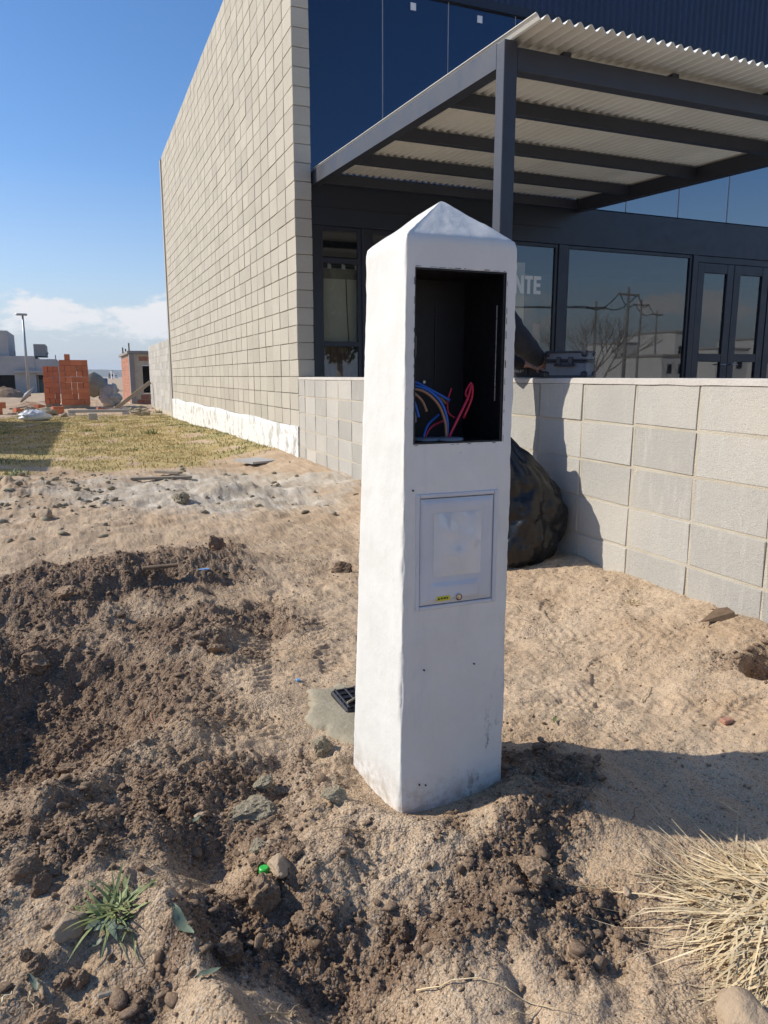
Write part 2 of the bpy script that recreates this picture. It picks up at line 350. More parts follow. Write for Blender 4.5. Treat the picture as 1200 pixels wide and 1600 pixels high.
# ------------------------------------------------------------------ mesh helpers
class MB:
    def __init__(s): s.v = []; s.f = []; s.mi = []
    def add(s, vs, fs, mi=0):
        o = len(s.v); s.v += [tuple(map(float, p)) for p in vs]
        s.f += [tuple(i + o for i in q) for q in fs]; s.mi += [mi] * len(fs); return s
    def box(s, a, b, mi=0):
        (x0, y0, z0), (x1, y1, z1) = a, b
        return s.add([(x0, y0, z0), (x1, y0, z0), (x1, y1, z0), (x0, y1, z0), (x0, y0, z1), (x1, y0, z1), (x1, y1, z1), (x0, y1, z1)],
                     [(0, 3, 2, 1), (4, 5, 6, 7), (0, 1, 5, 4), (1, 2, 6, 5), (2, 3, 7, 6), (3, 0, 4, 7)], mi)
    def cbox(s, a, b, c, mi=0):
        """box with all edges chamfered by c"""
        a = np.array(a, float); b = np.array(b, float); ctr = (a + b) / 2; h = (b - a) / 2; c = min(c, h.min() * 0.9)
        vs, idx = [], {}
        for sx in (-1, 1):
            for sy in (-1, 1):
                for sz in (-1, 1):
                    sg = np.array([sx, sy, sz])
                    for ax in range(3):
                        p = sg * (h - c); p[ax] = sg[ax] * h[ax]
                        idx[(sx, sy, sz, ax)] = len(vs); vs.append(ctr + p)
        fs = []
        for ax in range(3):
            o1, o2 = (ax + 1) % 3, (ax + 2) % 3
            for sg in (-1, 1):
                q = []
                for s1, s2 in ((-1, -1), (1, -1), (1, 1), (-1, 1)):
                    k = [0, 0, 0]; k[ax] = sg; k[o1] = s1; k[o2] = s2; q.append(idx[(*k, ax)])
                fs.append(q if sg > 0 else q[::-1])
            for s1 in (-1, 1):
                for s2 in (-1, 1):
                    k0 = [0, 0, 0]; k1 = [0, 0, 0]
                    k0[ax] = -1; k1[ax] = 1
                    for k in (k0, k1): k[o1] = s1; k[o2] = s2
                    q = [idx[(*k0, o1)], idx[(*k1, o1)], idx[(*k1, o2)], idx[(*k0, o2)]]
                    fs.append(q if s1 * s2 < 0 else q[::-1])
        for sx in (-1, 1):
            for sy in (-1, 1):
                for sz in (-1, 1):
                    q = [idx[(sx, sy, sz, k)] for k in range(3)]
                    fs.append(q if sx * sy * sz > 0 else q[::-1])
        return s.add(vs, fs, mi)
    def tube(s, pts, r, n=8, mi=0, r1=None, cap=True):
        pts = [np.array(p, float) for p in pts]; rings = []
        ref = np.array([0.13, 0.27, 1.0])
        for i, p in enumerate(pts):
            d = pts[min(i + 1, len(pts) - 1)] - pts[max(i - 1, 0)]; d /= np.linalg.norm(d) + 1e-9
            u = np.cross(d, ref); 
            if np.linalg.norm(u) < 1e-3: u = np.cross(d, (1, 0, 0))
            u /= np.linalg.norm(u); w = np.cross(d, u)
            rr = r if r1 is None else r + (r1 - r) * i / (len(pts) - 1)
            rings.append([p + rr * (math.cos(t) * u + math.sin(t) * w) for t in np.linspace(0, 2 * math.pi, n, endpoint=False)])
        vs = [q for ring in rings for q in ring]
        fs = [(i * n + j, i * n + (j + 1) % n, (i + 1) * n + (j + 1) % n, (i + 1) * n + j) for i in range(len(pts) - 1) for j in range(n)]
        if cap: fs += [tuple(range(n))[::-1], tuple((len(pts) - 1) * n + j for j in range(n))]
        return s.add(vs, fs, mi)
    def lathe(s, c, prof, n=20, mi=0):
        vs = []; fs = []
        for r, z in prof: vs += [(c[0] + r * math.cos(t), c[1] + r * math.sin(t), c[2] + z) for t in np.linspace(0, 2 * math.pi, n, endpoint=False)]
        for i in range(len(prof) - 1): fs += [(i * n + j, i * n + (j + 1) % n, (i + 1) * n + (j + 1) % n, (i + 1) * n + j) for j in range(n)]
        fs += [tuple(range(n))[::-1], tuple((len(prof) - 1) * n + j for j in range(n))]
        return s.add(vs, fs, mi)
    def mesh(s, name, mats, smooth=False):
        me = bpy.data.meshes.new(name); me.from_pydata(s.v, [], s.f)
        for m in (mats if isinstance(mats, (list, tuple)) else [mats]): me.materials.append(M[m] if isinstance(m, str) else m)
        me.polygons.foreach_set('material_index', s.mi)
        if smooth: me.polygons.foreach_set('use_smooth', [True] * len(me.polygons))
        me.update(); return me
    def obj(s, name, mats, parent=None, loc=(0, 0, 0), smooth=False):
        return link(name, s.mesh(name, mats, smooth), parent, loc)

WLOC = {}
def link(name, me, parent=None, loc=(0, 0, 0), rot=None, scale=None):
    """place an object at world position loc; a child keeps its world position"""
    o = bpy.data.objects.new(name, me); COL.objects.link(o); WLOC[o] = Vector(loc)
    o.location = loc
    if rot is not None: o.rotation_euler = rot
    if scale is not None: o.scale = scale
    if parent is not None:
        o.parent = parent; o.matrix_parent_inverse = Matrix.Translation(-WLOC[parent])
    return o
def thing(name, label, cat, loc, group=None): return tag(link(name, None, None, loc), label, cat, group)
def tag(o, label, cat, group=None):
    o['label'] = label; o['category'] = cat; o['kind'] = 'thing'
    if group: o['group'] = group
    if o.type == 'EMPTY': o.empty_display_size = 0.1
    return o
def kind(o, k): o['kind'] = k; return o

# ------------------------------------------------------------------ value noise for terrain and rocks
PERM = RNG.permutation(512)
ANG = RNG.random(512) * 2 * np.pi
def hsh(i, j, k=0): return PERM[(PERM[(PERM[(i + k * 37) & 511] + j) & 511] + k * 11) & 511]
def pnoise(x, y, k=0):
    xi = np.floor(x).astype(np.int64); yi = np.floor(y).astype(np.int64); xf = x - xi; yf = y - yi
    u = xf ** 3 * (xf * (xf * 6 - 15) + 10); v = yf ** 3 * (yf * (yf * 6 - 15) + 10)
    def g(a, b): t = ANG[hsh(xi + a, yi + b, k)]; return np.cos(t) * (xf - a) + np.sin(t) * (yf - b)
    return ((g(0, 0) * (1 - u) + g(1, 0) * u) * (1 - v) + (g(0, 1) * (1 - u) + g(1, 1) * u) * v) * 1.5
def fbm(x, y, s, o=4, k=0, gain=0.5):
    r = 0; a = 1
    for i in range(o): r = r + a * pnoise(x * s, y * s, k + i * 3); s *= 2.03; a *= gain
    return r
def lumps(x, y, cell, k, prob, r0, r1):
    """half-buried round lumps on a jittered lattice; returns height"""
    xs, ys = x / cell, y / cell; xi = np.floor(xs).astype(np.int64); yi = np.floor(ys).astype(np.int64); h = np.zeros_like(x)
    for a in (-1, 0, 1):
        for b in (-1, 0, 1):
            q = hsh(xi + a, yi + b, k); q2 = hsh(xi + a + 71, yi + b + 13, k + 1); q3 = hsh(xi + a + 5, yi + b + 91, k + 2); q4 = hsh(xi + a + 31, yi + b + 7, k + 3)
            cx = xi + a + q / 512; cy = yi + b + q2 / 512; r = r0 + (r1 - r0) * (q3 / 512) ** 2
            dx, dy = xs - cx, ys - cy; t = q4 / 512 * 6.28; el = 0.75 + q3 / 1024
            d2 = ((dx * np.cos(t) + dy * np.sin(t)) / el) ** 2 + ((dy * np.cos(t) - dx * np.sin(t)) * el) ** 2
            hh = np.clip(r * r - d2, 0, None) / r * (0.55 + 0.35 * q2 / 512) * np.where(q4 / 512 < prob, 1, 0)
            h = np.maximum(h, hh)
    return h * cell
def sst(a, b, x): t = np.clip((x - a) / (b - a), 0, 1); return t * t * (3 - 2 * t)
def blob(x, y, cx, cy, rx, ry, rot=0.0, p=2.0):
    c, s = math.cos(rot), math.sin(rot); dx, dy = x - cx, y - cy
    d = np.sqrt(((dx * c + dy * s) / rx) ** 2 + ((dy * c - dx * s) / ry) ** 2)
    return np.exp(-d ** p)
def seg(x, y, ax, ay, bx, by, w):
    dx, dy = bx - ax, by - ay; t = np.clip(((x - ax) * dx + (y - ay) * dy) / (dx * dx + dy * dy), 0, 1)
    return np.exp(-(((x - ax - t * dx) ** 2 + (y - ay - t * dy) ** 2) / (w * w)))

def masks(x, y):
    w = fbm(x, y, 1.9, 4, 40) * 0.35
    wx, wy = x + w, y + fbm(x, y, 1.7, 4, 60) * 0.35
    m = 0.95 * blob(wx, wy, -0.42, 2.80, 0.78, 0.85, 0, 3)            # left pit
    m = np.maximum(m, 0.95 * blob(wx, wy, -0.05, 4.0, 0.95, 0.62, 0.1, 3))    # heap behind it
    m = np.maximum(m, 0.75 * blob(wx, wy, 0.62, 4.35, 0.45, 0.42, 0, 3))
    m = np.maximum(m, 0.8 * blob(wx, wy, 0.42, 3.15, 0.36, 0.32, 0, 3))
    m = np.maximum(m, 0.85 * blob(wx, wy, 0.36, 1.33, 0.17, 0.34, -0.25, 3))   # dug trench in front
    m = np.maximum(m, 0.8 * blob(wx, wy, 0.66, 1.30, 0.24, 0.13, 0.2, 3))      # bank under the pillar
    m = np.maximum(m, 0.85 * blob(wx, wy, 1.12, 1.66, 0.17, 0.20, 0, 3))
    m = np.maximum(m, 0.75 * blob(wx, wy, 0.0, 1.80, 0.45, 0.20, 0.2, 3))
    m = np.maximum(m, 0.7 * blob(wx, wy, -0.12, 1.38, 0.13, 0.12, 0.2, 3))
    m = np.maximum(m, 0.6 * blob(wx, wy, 2.15, 1.72, 0.13, 0.16, 0, 3))
    m = np.maximum(m, 0.8 * blob(wx, wy, 0.70, 1.27, 0.42, 0.17, 0.15, 3))
    m = m + 0.32 * blob(x, y, 0.35, 1.4, 1.0, 0.75, 0, 4) * (1 - 0.7 * m) + 0.22 * blob(x, y, -0.1, 3.0, 0.9, 1.3, 0, 4) * (1 - m)
    m = np.where(y > 5.4, m * 0.3, m)
    p = 0.75 * blob(wx, wy, 0.8, 7.3, 1.7, 1.6, 0.0, 3) + 0.35 * blob(wx, wy, 1.7, 6.0, 1.2, 1.6, 0, 3)
    p = np.maximum(p, 0.9 * blob(wx, wy, 1.15, 6.7, 0.7, 0.45, 0, 3)) 
    p = np.maximum(p, 0.5 * blob(wx, wy, -1.2, 7.2, 1.4, 1.5, 0, 3))
    t = sst(8.2, 9.4, y + 0.35 * w - 0.55 * np.clip(x - 0.9, 0, 2) * (x > 0.9)) * (1 - sst(22.2, 24.2, y + w)) * (1 - sst(2.5, 3.0, x)) * np.clip(1.0 + 1.1 * fbm(x, y, 1.3, 3, 190), 0.15, 1)
    return m, p, t

def height(x, y):
    m, p, t = masks(x, y)
    m = np.clip(m - 0.27, 0, 1) * 1.3                          # only the dug soil is cloddy
    z = 0.13 * sst(1.55, 2.45, x) * (1 - sst(9, 21, y))
    z = z + 0.05 * sst(3.5, 6, y) * (1 - sst(9, 18, y)) * (1 - sst(1, 2.2, x))
    z = z - 0.02 * sst(12, 22, y)
    near = (1 - sst(5.0, 8.0, y)) * (1 - sst(3, 6, np.abs(x - 0.6)))
    # dug ground
    z = z - 0.19 * blob(x, y, -0.20, 2.62, 0.40, 0.44, 0.1, 3.2) + 0.17 * blob(x, y, -0.64, 2.75, 0.19, 0.5, 0, 2)
    z = z + 0.10 * blob(x, y, 0.0, 4.1, 0.62, 0.35, 0.1, 2.4) + 0.05 * blob(x, y, 0.70, 4.25, 0.30, 0.26, 0, 2)
    z = z + 0.07 * blob(x, y, 0.40, 3.02, 0.20, 0.17, 0.3, 3) + 0.045 * blob(x, y, 0.55, 3.5, 0.35, 0.12, -0.4, 2)
    z = z - 0.035 * blob(x, y, 0.68, 3.1, 0.12, 0.2, 0, 2)
    z = z + 0.055 * seg(x, y, -0.15, 1.98, 0.32, 2.20, 0.09)                       # lip between pit and path
    z = z - 0.075 * seg(x, y, 0.22, 1.62, 0.42, 1.08, 0.085)                       # trench
    z = z - 0.05 * blob(x, y, 0.46, 1.22, 0.12, 0.17, 0.3, 3)
    z = z + 0.075 * seg(x, y, 0.10, 1.42, 0.20, 1.02, 0.055) + 0.03 * blob(x, y, 0.02, 1.50, 0.12, 0.08, 0, 2)
    z = z - 0.04 * blob(x, y, -0.10, 1.30, 0.10, 0.08, 0, 2)
    z = z + 0.02 * blob(x, y, 0.95, 1.58, 0.32, 0.24, 0, 4) - 0.055 * (1 - sst(1.18, 1.48, y)) * (1 - 0.6 * sst(0.95, 1.2, x))
    z = z + 0.035 * blob(x, y, 0.99, 1.42, 0.10, 0.07, -0.3, 2)
    z = z - 0.03 * seg(x, y, 0.47, 1.10, 0.47, 0.98, 0.03) - 0.02 * seg(x, y, 0.735, 1.14, 0.70, 0.98, 0.025)
    z = z - 0.15 * blob(x, y, 2.19, 1.76, 0.10, 0.075, 0.5, 6)
    # trowel-like arcs on the right
    rr = np.hypot(x - 0.74, y - 1.06); arc = np.sin(rr * 58 + fbm(x, y, 6, 2, 90) * 1.6) * sst(0.05, 0.10, rr) * (1 - sst(0.24, 0.34, rr)) * sst(0.0, 0.05, x - 0.76)
    z = z + 0.007 * arc
    # old boot prints
    for (cx, cy, an) in PRINTS:
        c, s = math.cos(an), math.sin(an); dx = (x - cx) * c + (y - cy) * s; dy = (y - cy) * c - (x - cx) * s
        foot = (1 - sst(0.8, 1.05, (dx / 0.15) ** 2 + (dy / (0.052 + 0.012 * np.sign(dx))) ** 2))
        z = z + foot * (-0.008 + 0.003 * np.sin(dx * 230) * (0.5 + 0.5 * np.sign(np.sin(dy * 160))))
    # roughness
    z = z + near * (0.042 * fbm(x, y, 3.2, 4, 1) * (0.45 + m) + 0.019 * fbm(x, y, 9, 4, 5, 0.55) * (0.38 + 0.9 * m))
    z = z + near * 0.009 * np.abs(fbm(x, y, 21, 4, 9, 0.65)) * (0.45 + 1.1 * m)
    wx_ = x + 0.006 * fbm(x, y, 38, 2, 151) + 0.002 * fbm(x, y, 130, 1, 157); wy_ = y + 0.006 * fbm(x, y, 38, 2, 161) + 0.002 * fbm(x, y, 130, 1, 167)
    cl = np.clip(m * 1.6 - 0.25 + 0.5 * fbm(x, y, 4, 2, 33), 0.0, 1)
    z = z + near * cl * (0.7 * lumps(wx_, wy_, 0.085, 3, 0.35, 0.08, 0.36) + 0.9 * lumps(wx_, wy_, 0.036, 8, 0.5, 0.10, 0.42) + 1.1 * lumps(wx_, wy_, 0.018, 14, 0.8, 0.16, 0.5) + 0.006 * np.abs(fbm(x, y, 55, 3, 171, .65)) + 0.004 * fbm(x, y, 75, 2, 181))
    sp = np.clip(0.35 + 0.8 * fbm(x, y, 2.5, 3, 50), 0, 1)
    z = z + near * (1 - cl) * sp * (0.5 * lumps(wx_, wy_, 0.028, 21, 0.35, 0.08, 0.38) + 0.6 * lumps(wx_, wy_, 0.016, 25, 0.5, 0.1, 0.42) + 0.35 * lumps(wx_, wy_, 0.07, 28, 0.2, 0.08, 0.4))
    # far ground: rough pale crust and rubble ground
    mid = sst(4.5, 6, y) * (1 - sst(24, 40, y))
    z = z + mid * (0.035 * p * fbm(x, y, 2.6, 3, 70, 0.5) + 0.015 * fbm(x, y, 1.1, 4, 75) + 0.012 * fbm(x, y, 9, 3, 78) * (1 - 0.6 * t))
    z = z + 0.07 * blob(x, y, 1.2, 6.75, 0.55, 0.3, 0, 2) * (1 + 0.7 * fbm(x, y, 4, 3, 81)) + 0.05 * blob(x, y, 1.75, 6.5, 0.3, 0.2, 0, 2)
    z = z + 0.10 * blob(x, y, -0.9, 7.6, 0.55, 0.6, 0, 2) * (1 + 0.9 * fbm(x, y, 5, 4, 84))
    z = z + sst(24, 27, y) * (1 - sst(50, 70, y)) * 0.10 * (fbm(x, y, 0.7, 4, 87) + 0.2) * (1 - sst(3, 8, np.abs(x)))
    # tyre tracks: rows of pressed lugs along three passes
    for (ax, ay, bx, by, wd, am) in TRACKS:
        L = math.hypot(bx - ax, by - ay); ux, uy = (bx - ax) / L, (by - ay) / L; s_ = (x - ax) * ux + (y - ay) * uy; t_ = (y - ay) * ux - (x - ax) * uy + 0.05 * np.sin(s_ * 1.7)
        band_ = (1 - sst(0.75, 1.0, np.abs(t_) / wd)) * sst(-.05, .1, s_) * (1 - sst(L - .1, L + .05, s_)) * np.clip(0.75 + 1.3 * fbm(x, y, 3.1, 2, 210), 0, 1)
        lug = sst(-.2, .5, np.sin((s_ + 0.6 * np.abs(t_)) * 2 * math.pi / 0.042)) * (1 - sst(.10, .25, np.abs(np.abs(t_) / wd - .05)) * 0.0)
        z = z + am * band_ * (-0.9 + 0.9 * lug)
    # the ground meets the pillar foot just below zero
    seat = blob(x, y, 0.86, 1.72, 0.24, 0.21, 0, 6)
    z = z * (1 - 0.8 * seat) + (-0.050 + 0.046 * sst(.72, 1.02, x)) * 0.8 * seat
    pad = blob(x, y, 0.79, 2.18, 0.25, 0.27, 0, 6); z = z * (1 - pad) + (-0.012 + 0.006 * fbm(x, y, 14, 3, 220)) * pad
    return z
TRACKS = [(0.95, 3.9, 0.42, 2.05, 0.085, 0.010), (1.15, 3.2, 2.3, 2.0, 0.08, 0.004), (0.50, 1.98, 0.16, 1.86, 0.07, 0.009), (1.5, 4.6, 0.75, 2.6, 0.08, 0.007), (0.62, 1.50, 0.50, 1.16, 0.06, 0.006), (1.25, 2.2, 2.2, 1.55, 0.07, 0.004)]
PRINTS = [(0.58, 2.72, 0.5), (0.86, 2.65, 1.2), (0.42, 2.30, -0.6), (1.30, 2.45, 0.3), (1.75, 2.1, 0.8), (1.45, 1.95, -0.4), (1.95, 2.7, 1.0), (0.30, 1.98, 0.25),
          (0.55, 1.45, 0.2), (1.55, 2.75, 1.9), (0.66, 1.84, -0.3), (1.15, 2.9, 0.7), (1.9, 1.6, 0.1), (0.9, 3.6, 1.1), (0.6, 1.95, 1.3)]
def gz(x, y): return float(height(np.array([float(x)]), np.array([float(y)]))[0])
def gpt(px, py):
    """ground point seen at a photo pixel"""
    z = 0.0
    for _ in range(4):
        p = onz(px, py, z); z = gz(p[0], p[1])
    return np.array([p[0], p[1], z])

def axis(fine0, fine1, step, lo, hi, g):
    a = list(np.arange(fine0, fine1, step)); d = step
    while a[-1] < hi: d *= g; a.append(a[-1] + d)
    d = step; b = []
    p = fine0
    while p > lo: d *= g; p -= d; b.append(p)
    return np.array(b[::-1] + a)
gx = axis(-0.6, 2.55, 0.0054, -900, 900, 1.10)
gy0 = np.arange(0.66, 3.0, 0.0056)
gy = list(gy0); d = 0.0056
while gy[-1] < 2500:
    d *= 1.0135 if gy[-1] < 9 else 1.06; gy.append(gy[-1] + d)
pre = []; q = 0.66; d = 0.0056
while q > -400: d *= 1.16; q -= d; pre.append(q)
gy = np.array(pre[::-1] + gy)
GX, GY = np.meshgrid(gx, gy)
X1, Y1 = GX.ravel(), GY.ravel()
Z1 = height(X1, Y1)
mk, pk, tk = masks(X1, Y1)
far = sst(60, 120, np.hypot(X1, Y1))
Z1 = Z1 * (1 - far) - 0.02 * far
nx, ny = len(gx), len(gy)
me = bpy.data.meshes.new('ground')
me.vertices.add(nx * ny)
me.vertices.foreach_set('co', np.stack([X1, Y1, Z1], 1).ravel())
I = (np.arange(ny - 1)[:, None] * nx + np.arange(nx - 1)[None, :]).ravel()
quads = np.stack([I, I + 1, I + nx + 1, I + nx], 1)
me.loops.add(quads.size); me.loops.foreach_set('vertex_index', quads.ravel())
me.polygons.add(len(quads)); me.polygons.foreach_set('loop_start', np.arange(0, quads.size, 4)); me.polygons.foreach_set('loop_total', np.full(len(quads), 4))
me.polygons.foreach_set('use_smooth', np.ones(len(quads), bool))
for nme, arr in (('moist', mk), ('pale', pk), ('turf', tk)):
    a = me.attributes.new(nme, 'FLOAT', 'POINT'); a.data.foreach_set('value', np.ascontiguousarray(arr, dtype=np.float32))
me.materials.append(M['ground']); me.update(); me.validate()
ground = kind(link('ground', me), 'structure')
print('ground quads', len(quads))
# ================================================================== shop building
WX = 2.474                      # face of the side wall / boundary wall
WY0, WY1 = 8.68, 21.35          # tall side wall
FY = 8.82                       # shop front plane
shop = thing('shop_building', 'tall concrete block shop building with navy glazed front', 'building', (WX, WY0, 0.1))

# ---- tall side wall: raked mortar core, blocks in stack bond
TOPZ = 6.70
core = MB().box((WX + 0.014, WY0 + 0.024, -0.1), (WX + 0.186, WY1, TOPZ - 0.004)).obj('side_wall', 'mortar', shop)
def block_mesh(name, L, H, T, mat, seed, chips=0.0022):
    b = MB().cbox((0, 0, 0), (T, L, H), 0.003)
    r = random.Random(seed); b.v = [tuple(c + r.uniform(-chips, chips) for c in p) for p in b.v]
    return b.mesh(name, mat)
BL = 0.4
bm_t = [block_mesh('block', BL - 0.019, 0.190, 0.2, 'block', i) for i in range(4)]
rows = [(1.095 + 0.2 * k) for k in range(-3, 28)]
cols = [WY0 + BL * k for k in range(31)]
cand = []
for z in rows:
    for y in cols: cand.append((y + 0.4 * abs(z - 2.0) * 0.35, y, z))
cand.sort()
rest = MB()
for i, (_, y, z) in enumerate(cand):
    L = min(BL, WY1 - y)
    if i < 300:
        link('block', bm_t[random.randrange(4)], core, (WX + random.uniform(-0.0025, 0.0025), y + 0.0095, z + 0.005))
    else:
        j = random.uniform(-0.0025, 0.0025)
        rest.cbox((WX + j, y + 0.0095, z + 0.005), (WX + 0.2 + j, y + L - 0.0095, z + 0.195), 0.003)
kind(rest.obj('block_courses', 'block', core), 'stuff')
# lime-washed plinth, rough and slightly proud
pl = MB(); n = 260
ys = np.linspace(WY0 + 0.03, WY1 - 0.02, n)
top = [0.495 - 0.012 * math.sin(y * 2.1) for y in ys]
zs = [(-0.25, 1), (0.0, 1), (0.15, 1), (0.3, 1), (0.42, 1)]
vv = []
for y, t in zip(ys, top):
    o = 0.012 + 0.004 * mnoise.noise((y * 2.0, 0, 0))
    for z, _ in zs: vv.append((WX - o - 0.003 * mnoise.noise((y * 5, z * 5, 3)), y, z))
    vv.append((WX - o, y, t)); vv.append((WX + 0.02, y, t + 0.006))
m = len(zs) + 2
pl.add(vv, [(i * m + j, i * m + j + 1, (i + 1) * m + j + 1, (i + 1) * m + j) for i in range(n - 1) for j in range(m - 1)])
pl.add([vv[j] for j in range(m)] + [(WX + 0.02, WY0 + 0.03, -0.25)], [tuple(range(m + 1))])
pl.obj('plinth', 'plinth', shop, smooth=True)
MB().box((WX - 0.012, WY1, -0.2), (WX + 0.22, WY1 + 0.18, TOPZ - 0.02)).obj('end_column', 'concrete', shop)
# remaining shell: right wall, back wall, roof
MB().box((15.8, FY + 0.15, -0.1), (16.0, WY1, 6.6)).obj('wall', 'block', shop)
MB().box((WX + 0.2, WY1 - 0.2, -0.1), (15.8, WY1 - 0.01, 6.6)).obj('wall', 'block', shop)
MB().box((WX + 0.2, FY + 0.2, 6.3), (15.8, WY1 - 0.2, 6.45)).obj('roof', 'galv', shop)
# interior room
MB().box((WX + 0.2, FY + 0.13, 0.02), (15.8, WY1 - 0.2, 0.19)).obj('floor', 'int_floor', shop)
MB().box((WX + 0.2, FY + 0.13, 3.25), (15.8, WY1 - 0.2, 3.33)).obj('ceiling', 'int_wall', shop)
MB().box((WX + 0.21, 14.0, 0.19), (15.8, 14.1, 3.25)).obj('partition_wall', 'int_wall', shop)

# ---- navy corrugated cladding above the glass
def corrugated(x0, x1, y, z0, z1, period, amp):
    b = MB(); n = int((x1 - x0) / period * 8); xs = np.linspace(x0, x1, n + 1)
    pr = [max(-1, min(1, 1.8 * math.sin(2 * math.pi * (x - x0) / period))) * amp for x in xs]
    vs = []
    for x, p in zip(xs, pr): vs += [(x, y - p, z0), (x, y - p, z1)]
    b.add(vs, [(2 * i, 2 * i + 2, 2 * i + 3, 2 * i + 1) for i in range(n)]); return b
corrugated(WX + 0.2, 16.0, FY - 0.02, 5.62, 6.68, 0.10, 0.012).obj('cladding', 'clad', shop)
MB().box((WX + 0.2, FY - 0.03, 5.53), (16.0, FY + 0.1, 5.63)).obj('drip_flashing', 'black_frame', shop)
MB().box((WX + 0.2, FY + 0.02, 5.63), (16.0, FY + 0.2, 6.66)).obj('parapet', 'concrete_dark', shop)
# ---- curtain glazing between canopy level and cladding
xs = [WX + 0.2, 3.62, 4.48, 5.42, 6.36, 7.3, 8.24, 9.18, 10.12, 11.06, 12.0, 12.94, 13.88, 14.82, 15.8]
for a, b in zip(xs[:-1], xs[1:]):
    p = MB().box((a + 0.006, FY + 0.012, 3.36), (b - 0.006, FY + 0.03, 5.53)).obj('glass_panel', 'glass_navy' if a < 6.3 else 'glass_pale', shop)
    MB().box((b - 0.006, FY + 0.006, 3.36), (b + 0.006, FY + 0.028, 5.53)).obj('joint', 'grommet', p)
MB().box((WX + 0.2, FY + 0.04, 3.33), (15.8, FY + 0.13, 5.6)).obj('backing_wall', 'dark', shop)
for (px, py) in ((646, 10), (750, 30)):
    c = onY(px, py, FY); MB().box((c[0] - 0.035, FY + 0.002, c[2] - 0.04), (c[0] + 0.035, FY + 0.008, c[2] + 0.04)).obj('sticker', 'paper', shop)
# ---- fascia over the windows, posts between them
MB().cbox((WX + 0.2, FY - 0.02, 2.86), (16.0, FY + 0.10, 3.34), 0.004).obj('fascia', 'navy_steel', shop)
MB().box((WX + 0.2, FY - 0.026, 3.06), (6.2, FY - 0.02, 3.065)).obj('fascia_joint', 'dark', shop)
for x0, x1 in ((WX + 0.2, 2.80), (3.34, 3.44), (6.19, 6.33), (8.56, 8.66), (10.12, 10.22)):
    MB().cbox((x0, FY - 0.03, 0.15), (x1, FY + 0.09, 2.858), 0.004).obj('post', 'black_frame', shop)
def window(x0, x1, z0, z1, bars=(), f=0.045):
    w = MB()
    w.cbox((x0, FY - 0.008, z0), (x0 + f, FY + 0.06, z1), 0.003); w.cbox((x1 - f, FY - 0.008, z0), (x1, FY + 0.06, z1), 0.003)
    w.cbox((x0 + f, FY - 0.005, z1 - f), (x1 - f, FY + 0.057, z1), 0.003); w.cbox((x0 + f, FY - 0.005, z0), (x1 - f, FY + 0.057, z0 + f), 0.003)
    for zb in bars: w.cbox((x0 + f, FY - 0.003, zb - 0.03), (x1 - f, FY + 0.055, zb + 0.03), 0.003)
    o = w.obj('window', 'black_frame', shop)
    zz = [z0 + f] + [b for zb in bars for b in (zb - 0.03, zb + 0.03)] + [z1 - f]
    for k in range(0, len(zz), 2):
        MB().box((x0 + f, FY + 0.018, zz[k]), (x1 - f, FY + 0.026, zz[k + 1])).obj('pane', 'glass', o)
    return o
w1 = window(2.80, 3.34, 0.25, 2.856, (1.49, 2.47))
w2 = window(3.44, 6.19, 0.25, 2.856)
w3 = window(6.33, 8.56, 0.25, 2.856)
window(10.22, 13.0, 0.25, 2.856); window(13.0, 15.8, 0.25, 2.856)
def door(x0, x1, hinge):
    f = 0.13; z0, z1, zb = 0.2, 2.76, 1.38
    w = MB()
    w.cbox((x0, FY - 0.02, z0), (x0 + f, FY + 0.05, z1), 0.004); w.cbox((x1 - f, FY - 0.02, z0), (x1, FY + 0.05, z1), 0.004)
    for a, b in ((z0, z0 + 0.14), (zb - 0.06, zb + 0.06), (z1 - 0.14, z1)): w.cbox((x0 + f, FY - 0.016, a), (x1 - f, FY + 0.046, b), 0.004)
    o = w.obj('door', 'black_frame', shop)
    MB().box((x0 + f, FY + 0.01, z0 + 0.14), (x1 - f, FY + 0.018, zb - 0.06)).obj('pane', 'glass', o)
    MB().box((x0 + f, FY + 0.01, zb + 0.06), (x1 - f, FY + 0.018, z1 - 0.14)).obj('pane', 'glass', o)
    xh = x1 - f / 2 if hinge < 0 else x0 + f / 2
    MB().tube([(xh, FY - 0.02, 1.28), (xh, FY - 0.06, 1.28)], 0.012).tube([(xh, FY - 0.06, 1.28), (xh + 0.11 * hinge, FY - 0.06, 1.28)], 0.009).obj('handle', 'galv', o)
door(8.67, 9.385, -1); door(9.395, 10.11, 1)
MB().cbox((8.66, FY - 0.012, 2.765), (10.12, FY + 0.05, 2.856), 0.003).obj('door_head', 'black_frame', shop)
# things right behind the glass
MB().cbox((2.84, FY + 0.10, 1.50), (3.31, FY + 0.13, 2.395), 0.004).obj('board', 'card', w1)
MB().box((2.84, FY + 0.094, 2.27), (3.31, FY + 0.0985, 2.392)).obj('board_strip', 'timber', w1)
MB().tube([(3.17, FY + 0.098, 2.27), (3.18, FY + 0.098, 1.9), (3.20, FY + 0.098, 1.52)], 0.007, 6).obj('cord', 'timber_dark', w1)
for x in (2.93, 3.11, 3.28):
    MB().add([(x, FY + 0.08, 2.385), (x + 0.045, FY + 0.08, 2.385), (x + 0.045, FY + 0.08, 2.43), (x, FY + 0.08, 2.455)], [(0, 1, 2, 3)]).add([(x, FY + 0.084, 2.385), (x + 0.045, FY + 0.084, 2.385), (x + 0.045, FY + 0.084, 2.43), (x, FY + 0.084, 2.455)], [(3, 2, 1, 0)]).obj('paper_clip', 'paper', w1)
cu = MB(); n = 60; cx = np.linspace(2.84, 3.24, n)
vs = []
